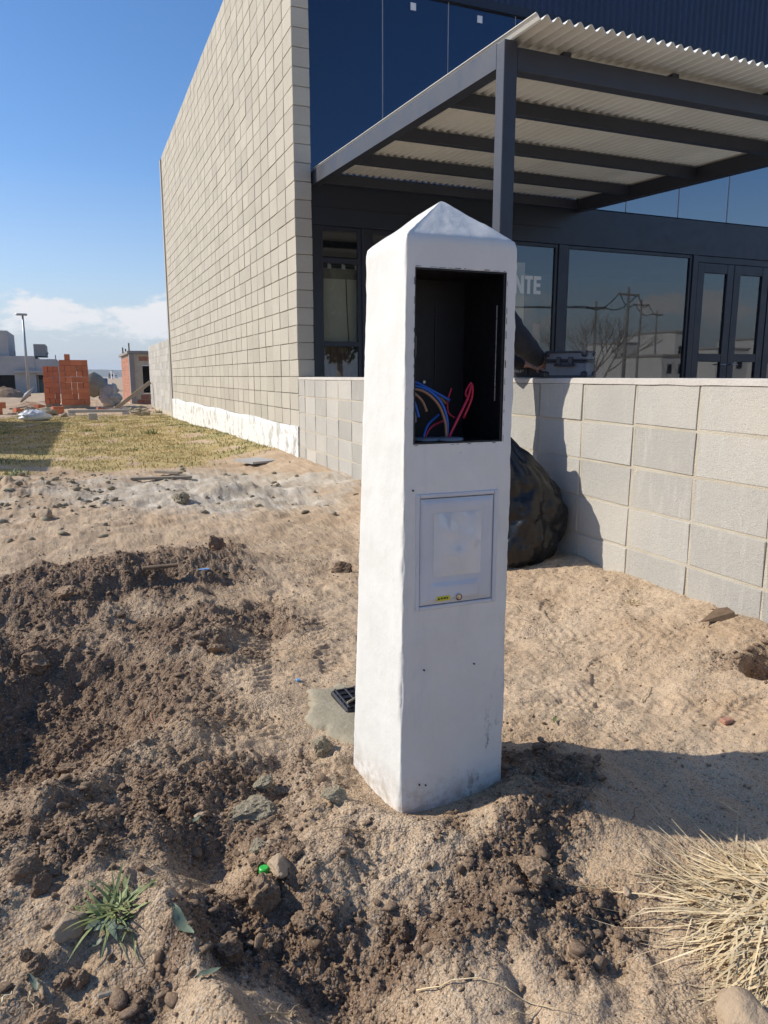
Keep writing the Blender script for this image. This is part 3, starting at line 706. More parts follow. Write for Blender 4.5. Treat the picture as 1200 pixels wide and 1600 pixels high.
for x in cx: vs += [(x, FY + 0.12 + 0.015 * math.sin(x * 105), 0.3), (x, FY + 0.12 + 0.015 * math.sin(x * 105), 1.46)]
cu.add(vs, [(2 * i, 2 * i + 2, 2 * i + 3, 2 * i + 1) for i in range(n - 1)]).obj('curtain', 'curtain', w1, smooth=True)
MB().cbox((5.0, FY + 0.16, 0.3), (5.78, FY + 0.18, 2.62), 0.003).obj('board', 'card', w2)
MB().cbox((5.80, FY + 0.20, 0.3), (6.02, FY + 0.22, 2.42), 0.003).obj('board', 'int_wall', w2)
MB().cbox((5.93, FY + 0.15, 1.45), (6.05, FY + 0.16, 1.82), 0.002).obj('poster', 'brick_chip', w2)
# lettering on the glass
def letter(polys, x, z, w, h, name):
    b = MB()
    for q in polys:
        k = len(q); y0, y1 = FY + 0.0145, FY + 0.0175
        vs = [(x + u * w, y0, z + v * h) for u, v in q] + [(x + u * w, y1, z + v * h) for u, v in q]
        b.add(vs, [tuple(range(k)), tuple(range(2 * k - 1, k - 1, -1))] + [(i, i + k, (i + 1) % k + k, (i + 1) % k) for i in range(k)])
    b.obj(name, 'paper', w2)
LN = [[(0, 0), (0.3, 0), (0.3, 1), (0, 1)], [(0.301, 1), (0.301, 0.56), (0.699, 0), (0.699, 0.44)], [(0.7, 0), (1, 0), (1, 1), (0.7, 1)]]
LT = [[(0, 0.8), (1, 0.8), (1, 1), (0, 1)], [(0.32, 0), (0.68, 0), (0.68, 0.799), (0.32, 0.799)]]
LE = [[(0, 0), (0.38, 0), (0.38, 1), (0, 1)], [(0.381, 0.8), (1, 0.8), (1, 1), (0.381, 1)], [(0.381, 0.41), (0.92, 0.41), (0.92, 0.6), (0.381, 0.6)], [(0.381, 0), (1, 0), (1, 0.2), (0.381, 0.2)]]
zl, hl = 2.195, 0.235
letter(LN, 5.52, zl, 0.155, hl, 'letter_n'); letter(LT, 5.69, zl, 0.125, hl, 'letter_t'); letter(LE, 5.83, zl, 0.115, hl, 'letter_e')
# shop counter and crates dimly seen inside
ct = thing('shop_counter', 'dark cabinet inside the shop behind the wide window', 'cabinet', (7.3, 9.9, 0.19))
MB().cbox((6.95, 9.8, 0.19), (7.85, 10.3, 1.62), 0.01).obj('body', 'black_case', ct)
MB().box((7.12, 9.792, 1.25), (7.26, 9.798, 1.48)).obj('notice', 'paper', ct)

# ================================================================== low boundary wall
lw = thing('boundary_wall', 'low pale concrete block wall running toward the viewer', 'wall', (WX, 4.5, 0.1))
LY0 = 2.447 - 0.398 * 5
core2 = MB().box((WX + 0.0035, LY0 + 0.01, -0.2), (WX + 0.19, WY0 - 0.004, 1.062)).obj('mortar_core', 'mortar_low', lw)
bm_l = [block_mesh('block', 0.384, 0.186, 0.2, 'block_low', 40 + i, 0.0036) for i in range(4)]
bm_e = [block_mesh('block', 0.252, 0.186, 0.2, 'block_low', 50, 0.0026)]
for k in range(21):
    y = LY0 + 0.398 * k
    if y > WY0 - 0.1: break
    for r in range(6):
        z = 1.066 - 0.2 * (r + 1)
        short = y + 0.398 > WY0
        link('block', bm_e[0] if short else bm_l[random.randrange(4)], lw, (WX + random.uniform(-0.002, 0.002), y + 0.007, z + 0.007))
n = 200; cp = MB(); vs = []
for i in range(n + 1):
    y = LY0 + (WY0 - 0.003 - LY0) * i / n
    a = 0.004 * mnoise.noise((y * 9, 1, 0)); b = 0.003 * mnoise.noise((y * 7, 5, 0))
    vs += [(WX - 0.006 + a, y, 1.062 + b), (WX - 0.004 + a, y, 1.086 + b), (WX + 0.004, y, 1.091 + b * 0.5), (WX + 0.2, y, 1.091 + b * 0.5), (WX + 0.203, y, 1.062)]
cp.add(vs, [(5 * i + j, 5 * i + (j + 1) % 5, 5 * i + 5 + (j + 1) % 5, 5 * i + 5 + j) for i in range(n) for j in range(5)] + [(4, 3, 2, 1, 0)]).obj('coping', 'coping', lw)
# rear boundary wall beyond the building
rw = thing('rear_boundary_wall', 'lower plain block wall continuing behind the tall side wall', 'wall', (WX, 24, 0))
MB().box((WX - 0.02 + 0.006, WY1 + 0.186, -0.2), (WX + 0.18, 27.5, 2.105)).obj('mortar_core', 'mortar_low', rw)
rb = [block_mesh('block', 0.39, 0.19, 0.2, 'block_low', 60 + i) for i in range(3)]
for k in range(15):
    for r in range(10):
        y = WY1 + 0.19 + 0.4 * k
        link('block', rb[random.randrange(3)], rw, (WX - 0.02 + random.uniform(-0.002, 0.002), y + 0.005, 1.905 - 0.2 * r + 0.005))
# front yard floor
kind(MB().box((WX + 0.19, LY0, -0.3), (16, FY + 0.1, 0.14)).obj('yard_floor', 'yard'), 'structure')

# ================================================================== canopy
cx0, cx1, cy0, cy1 = 2.70, 6.50, 4.52, FY - 0.03
cz0, cz1 = 3.23, 3.43                     # underside of sheets at front / back
cano = thing('steel_canopy', 'slate grey steel canopy with corrugated roof before shop front', 'canopy', (cx0, cy0, 0.14))
def zc(y): return cz0 + (cz1 - cz0) * (y - cy0) / (cy1 - cy0)
def beam_y(x0, x1, h, name):
    b = MB(); ya, yb = cy0 + 0.102, cy1
    b.add([(x0, ya, zc(ya) - h), (x1, ya, zc(ya) - h), (x1, yb, zc(yb) - h), (x0, yb, zc(yb) - h), (x0, ya, zc(ya)), (x1, ya, zc(ya)), (x1, yb, zc(yb)), (x0, yb, zc(yb))],
          [(0, 3, 2, 1), (4, 5, 6, 7), (0, 1, 5, 4), (1, 2, 6, 5), (2, 3, 7, 6), (3, 0, 4, 7)]).obj(name, 'canopy_steel', cano)
beam_y(cx0, cx0 + 0.10, 0.15, 'side_beam'); beam_y(cx1 - 0.10, cx1, 0.15, 'side_beam')
MB().cbox((cx0 + 0.101, cy0, cz0 - 0.175), (cx1 - 0.101, cy0 + 0.10, cz0 - 0.035), 0.004).obj('front_beam', 'canopy_steel', cano)
for x in (cx0, cx1 - 0.10): MB().cbox((x, cy0 - 0.001, 0.14), (x + 0.10, cy0 + 0.101, cz0 - 0.001), 0.004).obj('post', 'canopy_steel', cano)
for x in np.linspace(cx0 + .5, cx1 - .5, 4): MB().cbox((x - .03, cy0 + .02, cz0 - .0349), (x + .03, cy0 + .08, cz0 + .002), .002).obj('packer', 'canopy_steel', cano)
for k in (1, 2, 3):
    y = cy0 + (cy1 - cy0) * k / 4
    MB().cbox((cx0 + 0.101, y - 0.035, zc(y) - 0.105), (cx1 - 0.101, y + 0.035, zc(y) - 0.002), 0.003).obj('purlin', 'canopy_steel', cano)
MB().cbox((cx0 + 0.101, cy1 - 0.07, zc(cy1) - 0.12), (cx1 - 0.101, cy1 - 0.001, zc(cy1) - 0.005), 0.003).obj('back_beam', 'canopy_steel', cano)
per, amp, th = 0.0815, 0.018, 0.004
for k in range(4):
    x0 = cx0 + 0.02 + 1.06 * k; nper = 13.5 if k < 3 else 8; 
    n = int(nper * 8); xs = x0 + np.arange(n + 1) * per / 8
    dz = 0.006 * (k % 2)
    ys = [4.20 + 0.015 * (k % 2), cy0, cy0 + 1.4, cy0 + 2.8, cy1 - 0.01]
    vs = []
    for y in ys:
        for x in xs:
            z = zc(y) + amp + 0.001 + dz + amp * math.sin(2 * math.pi * (x - cx0) / per) + 0.002 * mnoise.noise((x * 3, y * 2, k)); vs.append((x, y, z))
    mrow = n + 1; off = len(vs)
    vs += [(x, y, z + th) for x, y, z in vs]
    fs = []
    for i in range(len(ys) - 1):
        for j in range(n):
            a = i * mrow + j; fs.append((a, a + mrow, a + mrow + 1, a + 1)); fs.append((off + a, off + a + 1, off + a + mrow + 1, off + a + mrow))
    for j in range(n): fs.append((j, j + 1, off + j + 1, off + j)); e = (len(ys) - 1) * mrow + j; fs.append((e, off + e, off + e + 1, e + 1))
    for i in range(len(ys) - 1):
        a = i * mrow; fs.append((a, off + a, off + a + mrow, a + mrow)); a += n; fs.append((a, a + mrow, off + a + mrow, off + a))
    MB().add(vs, fs).obj('roof_sheet', 'sheet', cano, smooth=False)

# ================================================================== meter pillar
PX0, PX1, PY0, PY1 = 0.712, 1.006, 1.597, 1.85
PC = ((PX0 + PX1) / 2, (PY0 + PY1) / 2)
pil = thing('meter_pillar', 'white rendered electricity meter pillar with pyramid top and open black box', 'pillar', (PC[0], PC[1], -0.02))
OX0, OX1, OZ0, OZ1 = 0.735, 0.977, 0.940, 1.345      # open meter box
DX0, DX1, DZ0, DZ1 = 0.741, 0.970, 0.525, 0.820      # breaker door
def dense(a, b, step, extra=()):
    n = max(1, int(round((b - a) / step))); v = list(np.linspace(a, b, n + 1)) + [e for e in extra if a < e < b]
    v = sorted(v); o = [v[0]]
    for q in v[1:]:
        if q - o[-1] > 1e-5: o.append(q)
    return o
RC = 0.0055
fx = dense(PX0 + RC, PX1 - RC, 0.012, (OX0, OX1, DX0 + 0.004, DX1 - 0.004))
sy = dense(PY0 + RC, PY1 - RC, 0.014)
ring = []                                             # (x, y, front flag)
ring += [(x, PY0) for x in fx]
def arc(cx, cy, a0, a1, n=4): return [(cx + RC * math.cos(a0 + (a1 - a0) * i / n), cy + RC * math.sin(a0 + (a1 - a0) * i / n)) for i in range(1, n)]
ring += arc(PX1 - RC, PY0 + RC, -math.pi / 2, 0) + [(PX1, y) for y in sy] + arc(PX1 - RC, PY1 - RC, 0, math.pi / 2)
ring += [(x, PY1) for x in fx[::-1]] + arc(PX0 + RC, PY1 - RC, math.pi / 2, math.pi) + [(PX0, y) for y in sy[::-1]] + arc(PX0 + RC, PY0 + RC, math.pi, 1.5 * math.pi)
NR = len(ring)
SH = 1.415
zs = dense(-0.16, SH, 0.014, (OZ0, OZ1, DZ0 + 0.004, DZ1 - 0.004))
def rough(x, y, z, a=1.0): return a * (0.0013 * mnoise.noise((x * 9, y * 9, z * 6)) + 0.0011 * mnoise.noise((x * 40, y * 40, z * 30)) + 0.0006 * mnoise.noise((x * 110, y * 110, z * 85)))
vs = []
for z in zs:
    k = max(0, (1.3 - z)) 
    for (x, y) in ring:
        X, Y = x, y
        back = (y - PY0) / (PY1 - PY0); left = (PX1 - x) / (PX1 - PX0)
        Y += 0.026 * k * back; X -= 0.026 * k * left * (0.25 + 0.75 * back)
        corner = (1 if min(x - PX0, PX1 - x) < 0.02 and min(y - PY0, PY1 - y) < 0.02 else 0)
        r = rough(X, Y, z, 1.0 + 0.5 * corner)
        near_open = y == PY0 and OX0 - 0.002 < x < OX1 + 0.002 and OZ0 - 0.01 < z < OZ1 + 0.01
        dx, dy = X - PC[0], Y - PC[1]; 
        if abs(y - PY0) < 1e-6: Y += 0 if near_open else r
        elif abs(y - PY1) < 1e-6: Y += r
        elif abs(x - PX0) < 1e-6: X += r
        elif abs(x - PX1) < 1e-6: X += r
        else:
            l = math.hypot(dx, dy); X += dx / l * r * 1.3; Y += dy / l * r * 1.3
        if z > SH - 0.004: X += (PC[0] - X) * 0.02; Y += (PC[1] - Y) * 0.02
        vs.append((X, Y, z))
fs = []
for i in range(len(zs) - 1):
    zm = (zs[i] + zs[i + 1]) / 2
    for j in range(NR):
        j2 = (j + 1) % NR
        if j < len(fx) - 1:
            xm = (fx[j] + fx[j + 1]) / 2
            if OX0 < xm < OX1 and OZ0 < zm < OZ1: continue
            if DX0 + 0.004 < xm < DX1 - 0.004 and DZ0 + 0.004 < zm < DZ1 - 0.004: continue
        fs.append((i * NR + j, i * NR + j2, (i + 1) * NR + j2, (i + 1) * NR + j))
# pyramid top in rings, blunt apex
base = (len(zs) - 1) * NR
prev = base
AP = 1.522
for t in np.linspace(0.06, 0.955, 14):
    o = len(vs)
    for j in range(NR):
        x, y, z = vs[base + j]
        zz = SH + (AP - SH) * (t + 0.02); ax = PC[0] + 0.004
        X = x + (ax - x) * t; Y = y + (PC[1] - y) * t
        vs.append((X, Y, zz + 0.0035 * mnoise.noise((X * 14, Y * 14, 7)) + 0.0015 * mnoise.noise((X * 45, Y * 45, 3))))
    fs += [(prev + j, prev + (j + 1) % NR, o + (j + 1) % NR, o + j) for j in range(NR)]
    prev = o
vs.append((PC[0] + 0.004, PC[1], AP)); fs += [(prev + j, prev + (j + 1) % NR, len(vs) - 1) for j in range(NR)]
lp = [(x - PC[0], y - PC[1], z) for x, y, z in vs]
body = MB().add(lp, fs).obj('body', 'pillar', pil, (PC[0], PC[1], 0), smooth=True)
# black meter box sunk in the pillar
D = 0.215; b = MB(); y0, y1 = PY0 + 0.002, PY0 + D; e = 0.004
ox0, ox1, oz0, oz1 = OX0 - 0.001, OX1 + 0.001, OZ0 - 0.001, OZ1 + 0.001
b.box((ox0 - e, y0, oz0 - e), (ox0, y1, oz1 + e)); b.box((ox1, y0, oz0 - e), (ox1 + e, y1, oz1 + e))
b.box((ox0, y0, oz0 - e), (ox1, y1, oz0)); b.box((ox0, y0, oz1), (ox1, y1, oz1 + e)); b.box((ox0, y1 - e, oz0), (ox1, y1, oz1))
# thin lip standing just inside the render
for a, c in (((OX0, oz0), (OX0 + 0.004, oz1)), ((OX1 - 0.006, oz0), (OX1, oz1)), ((OX0 + 0.004, OZ1 - 0.004), (OX1 - 0.006, OZ1)), ((OX0 + 0.004, OZ0), (OX1 - 0.006, OZ0 + 0.004))):
    b.box((a[0], PY0 + 0.003, a[1]), (c[0], PY0 + 0.012, c[1]))
mbx = b.obj('meter_box', 'black_plastic', pil)
MB().box((OX1 - 0.013, PY0 + 0.02, OZ0 + 0.10), (OX1 - 0.0115, PY0 + 0.022, OZ0 + 0.33)).obj('edge_strip', 'screw', mbx)
yb = y1 - e
plate = MB(); q = [(0.02, 0.0), (0.075, 0.0), (0.085, 0.06), (0.085, 0.10), (0.065, 0.155), (0.05, 0.168), (0.035, 0.165), (0.02, 0.13)]
bx, bz = OX0 + 0.012, OZ0 + 0.16
k = len(q); plate.add([(bx + u, yb - 0.012, bz + v) for u, v in q] + [(bx + u, yb - 0.004, bz + v) for u, v in q], [tuple(range(k)), tuple(range(2 * k - 1, k - 1, -1))] + [(i, i + k, (i + 1) % k + k, (i + 1) % k) for i in range(k)])
plate.obj('bracket', 'steel_plate', mbx)
MB().box((OX0 + 0.155, yb - 0.003, OZ0 + 0.1), (OX0 + 0.158, yb, OZ1 - 0.05)).obj('rib', 'black_case', mbx)
for (u, v) in ((0.062, 0.276), (0.060, 0.236), (0.118, 0.145)):
    MB().tube([(OX0 + u, yb - 0.013, OZ0 + v), (OX0 + u, yb - 0.018, OZ0 + v)], 0.004, 8).obj('screw', 'screw', mbx)
MB().cbox((OX0 + 0.004, PY0 + 0.09, OZ0 + 0.045), (OX0 + 0.05, PY0 + 0.14, OZ0 + 0.075), 0.003).obj('terminal', 'grommet', mbx)
for (u, v) in ((0.065, 0.075), (0.125, 0.060)):
    MB().lathe((OX0 + u, PY0 + v, OZ0 + 0.003), [(0.036, 0), (0.036, 0.004), (0.033, 0.006), (0.02, 0.007)], 20).obj('grommet', 'grommet', mbx)
def curve(pts, n=24):
    P = [np.array(p, float) for p in pts]; P = [2 * P[0] - P[1]] + P + [2 * P[-1] - P[-2]]; out = []
    for i in range(1, len(P) - 2):
        for t in np.linspace(0, 1, n // (len(P) - 3) + 1, endpoint=(i == len(P) - 3)):
            a, b_, c, d_ = P[i - 1:i + 3]
            out.append(0.5 * (2 * b_ + (c - a) * t + (2 * a - 5 * b_ + 4 * c - d_) * t * t + (3 * b_ - a - 3 * c + d_) * t ** 3))
    return out
def cable(pts, mat, r=0.0032):
    MB().tube(curve([(OX0 + u, PY0 + w, OZ0 + v) for u, w, v in pts]), r, 8).obj('cable', mat, mbx, smooth=True)
cable([(0.120, 0.060, 0.010), (0.118, 0.06, 0.055), (0.098, 0.06, 0.10), (0.06, 0.07, 0.13), (0.008, 0.08, 0.142)], 'wire_blue', 0.0036)
cable([(0.114, 0.055, 0.010), (0.110, 0.055, 0.05), (0.088, 0.055, 0.095), (0.05, 0.06, 0.125), (0.008, 0.07, 0.132)], 'wire_tan', 0.0036)
cable([(0.010, 0.10, 0.150), (0.05, 0.10, 0.145), (0.09, 0.09, 0.125), (0.14, 0.09, 0.10)], 'wire_blue', 0.0036)
cable([(0.09, 0.10, 0.118), (0.12, 0.10, 0.105), (0.135, 0.10, 0.092)], 'wire_tan', 0.0034)
cable([(0.005, 0.07, 0.120), (0.03, 0.07, 0.10), (0.045, 0.07, 0.06)], 'wire_blue', 0.0042)
cable([(0.005, 0.08, 0.105), (0.02, 0.08, 0.09), (0.032, 0.08, 0.055)], 'wire_blue', 0.0042)
cable([(0.005, 0.06, 0.135), (0.045, 0.06, 0.105), (0.062, 0.06, 0.075)], 'wire_tan', 0.0034)
cable([(0.122, 0.055, 0.010), (0.14, 0.05, 0.05), (0.175, 0.06, 0.105), (0.192, 0.07, 0.14), (0.195, 0.075, 0.105), (0.175, 0.08, 0.055)], 'wire_red')
cable([(0.190, 0.07, 0.145), (0.180, 0.08, 0.12), (0.188, 0.08, 0.10)], 'wire_red', 0.0026)
cable([(0.150, 0.10, 0.13), (0.140, 0.10, 0.10), (0.142, 0.10, 0.07), (0.16, 0.10, 0.055)], 'wire_red', 0.0022)
cable([(0.060, 0.075, 0.010), (0.075, 0.08, 0.04), (0.11, 0.09, 0.065)], 'wire_blue', 0.003)
cable([(0.064, 0.075, 0.010), (0.085, 0.08, 0.035), (0.125, 0.09, 0.05)], 'wire_red', 0.0026)
# breaker door: frame, hinged leaf with raised panel, label and lock
f = MB(); yo, yi = PY0 - 0.003, PY0 + 0.02; w = 0.011
f.cbox((DX0, yo, DZ0), (DX0 + w, yi, DZ1), 0.002); f.cbox((DX1 - w, yo, DZ0), (DX1, yi, DZ1), 0.002)
f.cbox((DX0 + w, yo + 0.0004, DZ1 - w), (DX1 - w, yi, DZ1 - 0.0003), 0.002); f.cbox((DX0 + w, yo + 0.0004, DZ0 + 0.0003), (DX1 - w, yi, DZ0 + w), 0.002)
f.box((DX0 + w, PY0 + 0.012, DZ0 + w), (DX1 - w, PY0 + 0.02, DZ1 - w))
df = f.obj('breaker_box', 'door_grey', pil)
lx0, lx1, lz0, lz1 = DX0 + w + 0.002, DX1 - w - 0.002, DZ0 + w + 0.002, DZ1 - w - 0.003
leaf = MB(); nu, nv = 40, 52; vs = []
def ridge(u, v):
    x, z = (u - 0.5) * 2, (v - 0.5) * 2
    e = min(1, max(0, (1 - abs(x)) / 0.10)) * min(1, max(0, (1 - abs(z)) / 0.07))
    h = 0.0045 * e
    p = max(abs(x) / 0.70, abs(z - 0.13) / 0.66)
    h -= 0.0012 * max(0, min(1, (1.04 - p) / 0.10))                           # sunk panel
    h += 0.0045 * max(0, min(1, (1.0 - max(abs(x + 0.05) / 0.72, abs(z + 0.76) / 0.16)) / 0.2))   # lock boss
    return h
for i in range(nv + 1):
    for j in range(nu + 1):
        u, v = j / nu, i / nv; vs.append((lx0 + (lx1 - lx0) * u, PY0 + 0.001 - ridge(u, v), lz0 + (lz1 - lz0) * v))
leaf.add(vs, [(i * (nu + 1) + j, i * (nu + 1) + j + 1, (i + 1) * (nu + 1) + j + 1, (i + 1) * (nu + 1) + j) for i in range(nv) for j in range(nu)])
leaf.box((lx0, PY0 + 0.0012, lz0), (lx1, PY0 + 0.011, lz1))
dl = leaf.obj('door', 'door_grey', df, smooth=False)
for p in dl.data.polygons[:nu * nv]: p.use_smooth = True
# pale worn film over the sunk panel
fm = MB(); vs = []; nu, nv = 18, 24
for i in range(nv + 1):
    for j in range(nu + 1):
        u, v = j / nu, i / nv
        x = 0.5 + (u - 0.5) * 0.66; z = 0.565 + (v - 0.5) * 0.60
        vs.append((lx0 + (lx1 - lx0) * x, PY0 - 0.0030 - (0.0035 + 0.009 * (mnoise.noise((u * 2.9, v * 3.4, 5)) + 0.35)) * min(1, 16 * u * (1 - u) * v * (1 - v) * 1.2), lz0 + (lz1 - lz0) * z))
fm.add(vs, [(i * (nu + 1) + j, i * (nu + 1) + j + 1, (i + 1) * (nu + 1) + j + 1, (i + 1) * (nu + 1) + j) for i in range(nv) for j in range(nu)]).obj('clear_film', 'door_pale', df, smooth=True)
MB().box((0.797, PY0 - 0.0085, 0.548), (0.834, PY0 - 0.0062, 0.560)).obj('label', 'yellow', df)
b = MB()
for i, wd in enumerate((0.003, 0.0018, 0.003, 0.0022, 0.003)): b.box((0.808 + i * 0.0042, PY0 - 0.0092, 0.552), (0.808 + i * 0.0042 + wd, PY0 - 0.0086, 0.5565))
b.add([(0.799, PY0 - 0.0089, 0.551), (0.806, PY0 - 0.0089, 0.551), (0.8025, PY0 - 0.0089, 0.558)], [(0, 1, 2)])
b.obj('label_print', 'ink', df)
b = MB().tube([(0.858, PY0 - 0.0040, 0.553), (0.858, PY0 - 0.0105, 0.553)], 0.0105, 20); lk = b.obj('lock', 'door_pale', df)
MB().tube([(0.858, PY0 - 0.0106, 0.553), (0.858, PY0 - 0.0112, 0.553)], 0.0088, 20).obj('lock_rim', 'ink', df)
MB().tube([(0.857, PY0 - 0.0113, 0.554), (0.857, PY0 - 0.0125, 0.554)], 0.0066, 16).obj('lock_barrel', 'brass', df)
MB().box((0.853, PY0 - 0.0129, 0.548), (0.8555, PY0 - 0.0126, 0.553)).obj('keyhole', 'ink', df)
for x, z in ((0.767, 0.369), (0.911, 0.364), (0.757, 0.055), (0.775, 0.05), (0.733, 0.83)):
    MB().tube([(x, PY0 - 0.004, z), (x, PY0 + 0.002, z)], 0.0022, 8).obj('screw_hole', 'ink', pil)
# rough black paint edge round the open box
b = MB(); rr = random.Random(5)
for side in range(4):
    t = 0.0
    while t < 1:
        L = rr.uniform(0.004, 0.02); g = rr.uniform(0.003, 0.03); wd = rr.uniform(0.0006, 0.0022)
        y = PY0 - 0.0024
        if side < 2:
            x = OX0 + t * (OX1 - OX0); z = (OZ1 + 0.001) if side == 0 else (OZ0 - 0.003); x1 = min(x + L, OX1)
            b.add([(x, y, z), (x1, y, z + rr.uniform(0, 0.001)), (x1, y, z + wd), (x, y, z + wd * rr.uniform(0.4, 1))], [(0, 1, 2, 3)]); t += (L + g) / (OX1 - OX0)
        else:
            z = OZ0 + t * (OZ1 - OZ0); x = (OX0 - 0.003) if side == 2 else (OX1 + 0.001); z1 = min(z + L, OZ1)
            b.add([(x, y, z), (x + wd, y, z), (x + wd * rr.uniform(0.4, 1), y, z1), (x, y, z1)], [(0, 1, 2, 3)]); t += (L + g) / (OZ1 - OZ0)
kind(b.obj('paint_edge', 'ink', pil), 'stuff')
# ================================================================== rocks, clods and crumbs
def ico(sub):
    bm = bmesh.new(); bmesh.ops.create_icosphere(bm, subdivisions=sub, radius=1.0)
    v = np.array([x.co[:] for x in bm.verts]); f = [tuple(q.index for q in p.verts) for p in bm.faces]; bm.free(); return v, f
ICO3, ICO2, ICO1 = ico(4), ico(2), ico(1)
def rock_mesh(name, mat, seed, sub=ICO3, blocky=0.35, rough=0.15):
    v, f = sub; r = np.random.default_rng(seed); d = r.normal(size=(9, 3)); d /= np.linalg.norm(d, axis=1)[:, None]; cut = r.uniform(0.52, 0.95, 9)
    out = []
    for p in v:
        s = 1.0
        for a, c in zip(d, cut):
            t = float(p @ a)
            if t > c: s = min(s, c / t * (1 - blocky * 0) )
        q = p * s
        n1 = mnoise.noise((q[0] * 1.6 + seed * 3.1, q[1] * 1.6, q[2] * 1.6)); n2 = mnoise.noise((q[0] * 5 + seed, q[1] * 5, q[2] * 5)); n3 = mnoise.noise((q[0] * 13 + seed, q[1] * 13, q[2] * 13))
        out.append(q * (1 + 0.22 * n1 + rough * n2 + rough * 0.5 * n3))
    me = MB().add(out, f).mesh(name, mat, mat in ('stone', 'sack')); return me
ROCKS = {m: [rock_mesh('clod', m, 100 * i + k, ICO3, .35, {'cement_lump': .24, 'stone': .07}.get(m, .20)) for k in range(4)] for i, m in enumerate(('clod', 'clod_dark', 'cement_lump', 'stone'))}
def clod(px, py, rpx, mat, label, name='earth_clod', cat='clod', sc=(1.15, 0.9, 0.75), sink=0.25, group=None):
    p = gpt(px, py + rpx * 0.6); r = rpx * px_size(p)
    o = link(name, ROCKS[mat][random.randrange(4)], None, (p[0], p[1], p[2] + r * sc[2] * (1 - 2 * sink) * 0.9), (random.uniform(-0.3, 0.3), random.uniform(-0.3, 0.3), random.uniform(0, 6)), (r * sc[0], r * sc[1], r * sc[2]))
    return tag(o, label, cat, group)
clod(338, 855, 17, 'clod', 'angular brown clod standing up on the dark soil heap', sc=(0.9, 0.8, 1.1))
clod(537, 884, 15, 'clod_dark', 'dark rounded clod left of the white pillar, near the sandy bump')
clod(835, 1360, 23, 'clod', 'large tan clod on the bank right below the pillar')
clod(110, 1440, 24, 'stone', 'rounded tan stone left of the green weed', 'stone', 'stone')
clod(103, 903, 17, 'clod', 'brown clod half buried in the dark heap at left', sc=(1.3, .9, .6))
clod(42, 1352, 27, 'clod_dark', 'big dark clod at the left edge above the weed')
clod(64, 1380, 18, 'clod_dark', 'upright dark clod leaning on the bigger one at left edge', sc=(.9, .8, 1.2))
clod(436, 1363, 24, 'stone', 'flat pale stone beside the green bottle cap', 'stone', 'stone', (1.3, .8, .6))
clod(413, 1408, 29, 'clod', 'largest brown clod in the trench below the green cap', sc=(1.0, .9, 1.1))
clod(353, 1473, 27, 'clod_dark', 'dark brown clod at the left foot of the trench')
clod(474, 1460, 18, 'clod', 'reddish brown clod in the middle of the trench')
clod(513, 1463, 13, 'clod', 'smaller clod on the right side of the trench')
clod(630, 1455, 14, 'clod_dark', 'dark clod stuck in the bank below the pillar corner', sc=(.8, .8, 1.2))
clod(68, 802, 14, 'stone', 'pale round stone lying on the grey crust at left', 'stone', 'stone', (1.25, 1, .8))
clod(1172, 1592, 52, 'stone', 'large smooth tan rock at the bottom right corner', 'stone', 'stone', (1.0, 1.0, .75), 0.1)
clod(62, 1082, 20, 'clod', 'brown clod on the near lip of the shaded pit', sc=(1.3, 1, .8))
clod(112, 1190, 17, 'clod_dark', 'dark clod at the bottom edge of the shaded pit', sc=(1.4, .9, .6))
clod(170, 1180, 13, 'clod', 'grey brown clod right of the shaded pit bottom')
clod(60, 1590, 24, 'clod', 'dusty brown clod in the bottom left corner', sc=(1.2, .9, .7))
clod(98, 1535, 15, 'clod', 'tan clod above the bottom left corner clod')
clod(126, 1528, 15, 'clod', 'dark tan clod below the round stone beside the weed', sc=(.9, .9, 1))
clod(40, 1490, 13, 'clod_dark', 'egg shaped dark clod left of the round tan stone', sc=(.8, .8, 1.1))
clod(60, 1500, 15, 'clod_dark', 'wide dark clod next to the egg shaped one')
clod(400, 1345, 13, 'clod', 'small clod just above the green bottle cap')
clod(462, 1330, 12, 'clod', 'small clod at the top of the trench, upper right')
clod(455, 1395, 14, 'clod_dark', 'dark clod right of the largest trench clod')
clod(470, 1375, 11, 'clod_dark', 'small dark clod right of the flat pale stone')
clod(340, 1005, 15, 'clod', 'clod on top of the dark mound left of the pillar', sc=(1.4, .9, .5))
clod(395, 1250, 30, 'cement_lump', 'large grey crumbled cement lump on the sandy path', 'cement_lump', 'cement', (1.2, .9, .45))
clod(411, 1226, 13, 'cement_lump', 'small grey cement lump behind the large crumbled one', 'cement_lump', 'cement')
clod(527, 1238, 20, 'cement_lump', 'rough grey cement lump near the pillar foot', 'cement_lump', 'cement', (1.1, .9, .6))
clod(502, 1160, 17, 'cement_lump', 'angular cement chunk at the edge of the cement pad', 'cement_lump', 'cement', (1.1, .8, 1.0))
clod(402, 1318, 15, 'cement_lump', 'flat grey cement flake between lump and trench', 'cement_lump', 'cement', (1.1, .9, .5))
clod(282, 772, 14, 'cement_lump', 'grey rubble lump on the pale dust mound', 'cement_lump', 'cement')
clod(978, 1391, 8, 'stone', 'small white pebble near the dry grass tuft', 'pebble', 'stone')
clod(677, 1350, 6, 'stone', 'tiny white pebble in the bank below the pillar', 'pebble', 'stone')
clod(311, 1273, 8, 'stone', 'light grey pebble between the trench and the sandy lip', 'pebble', 'stone')
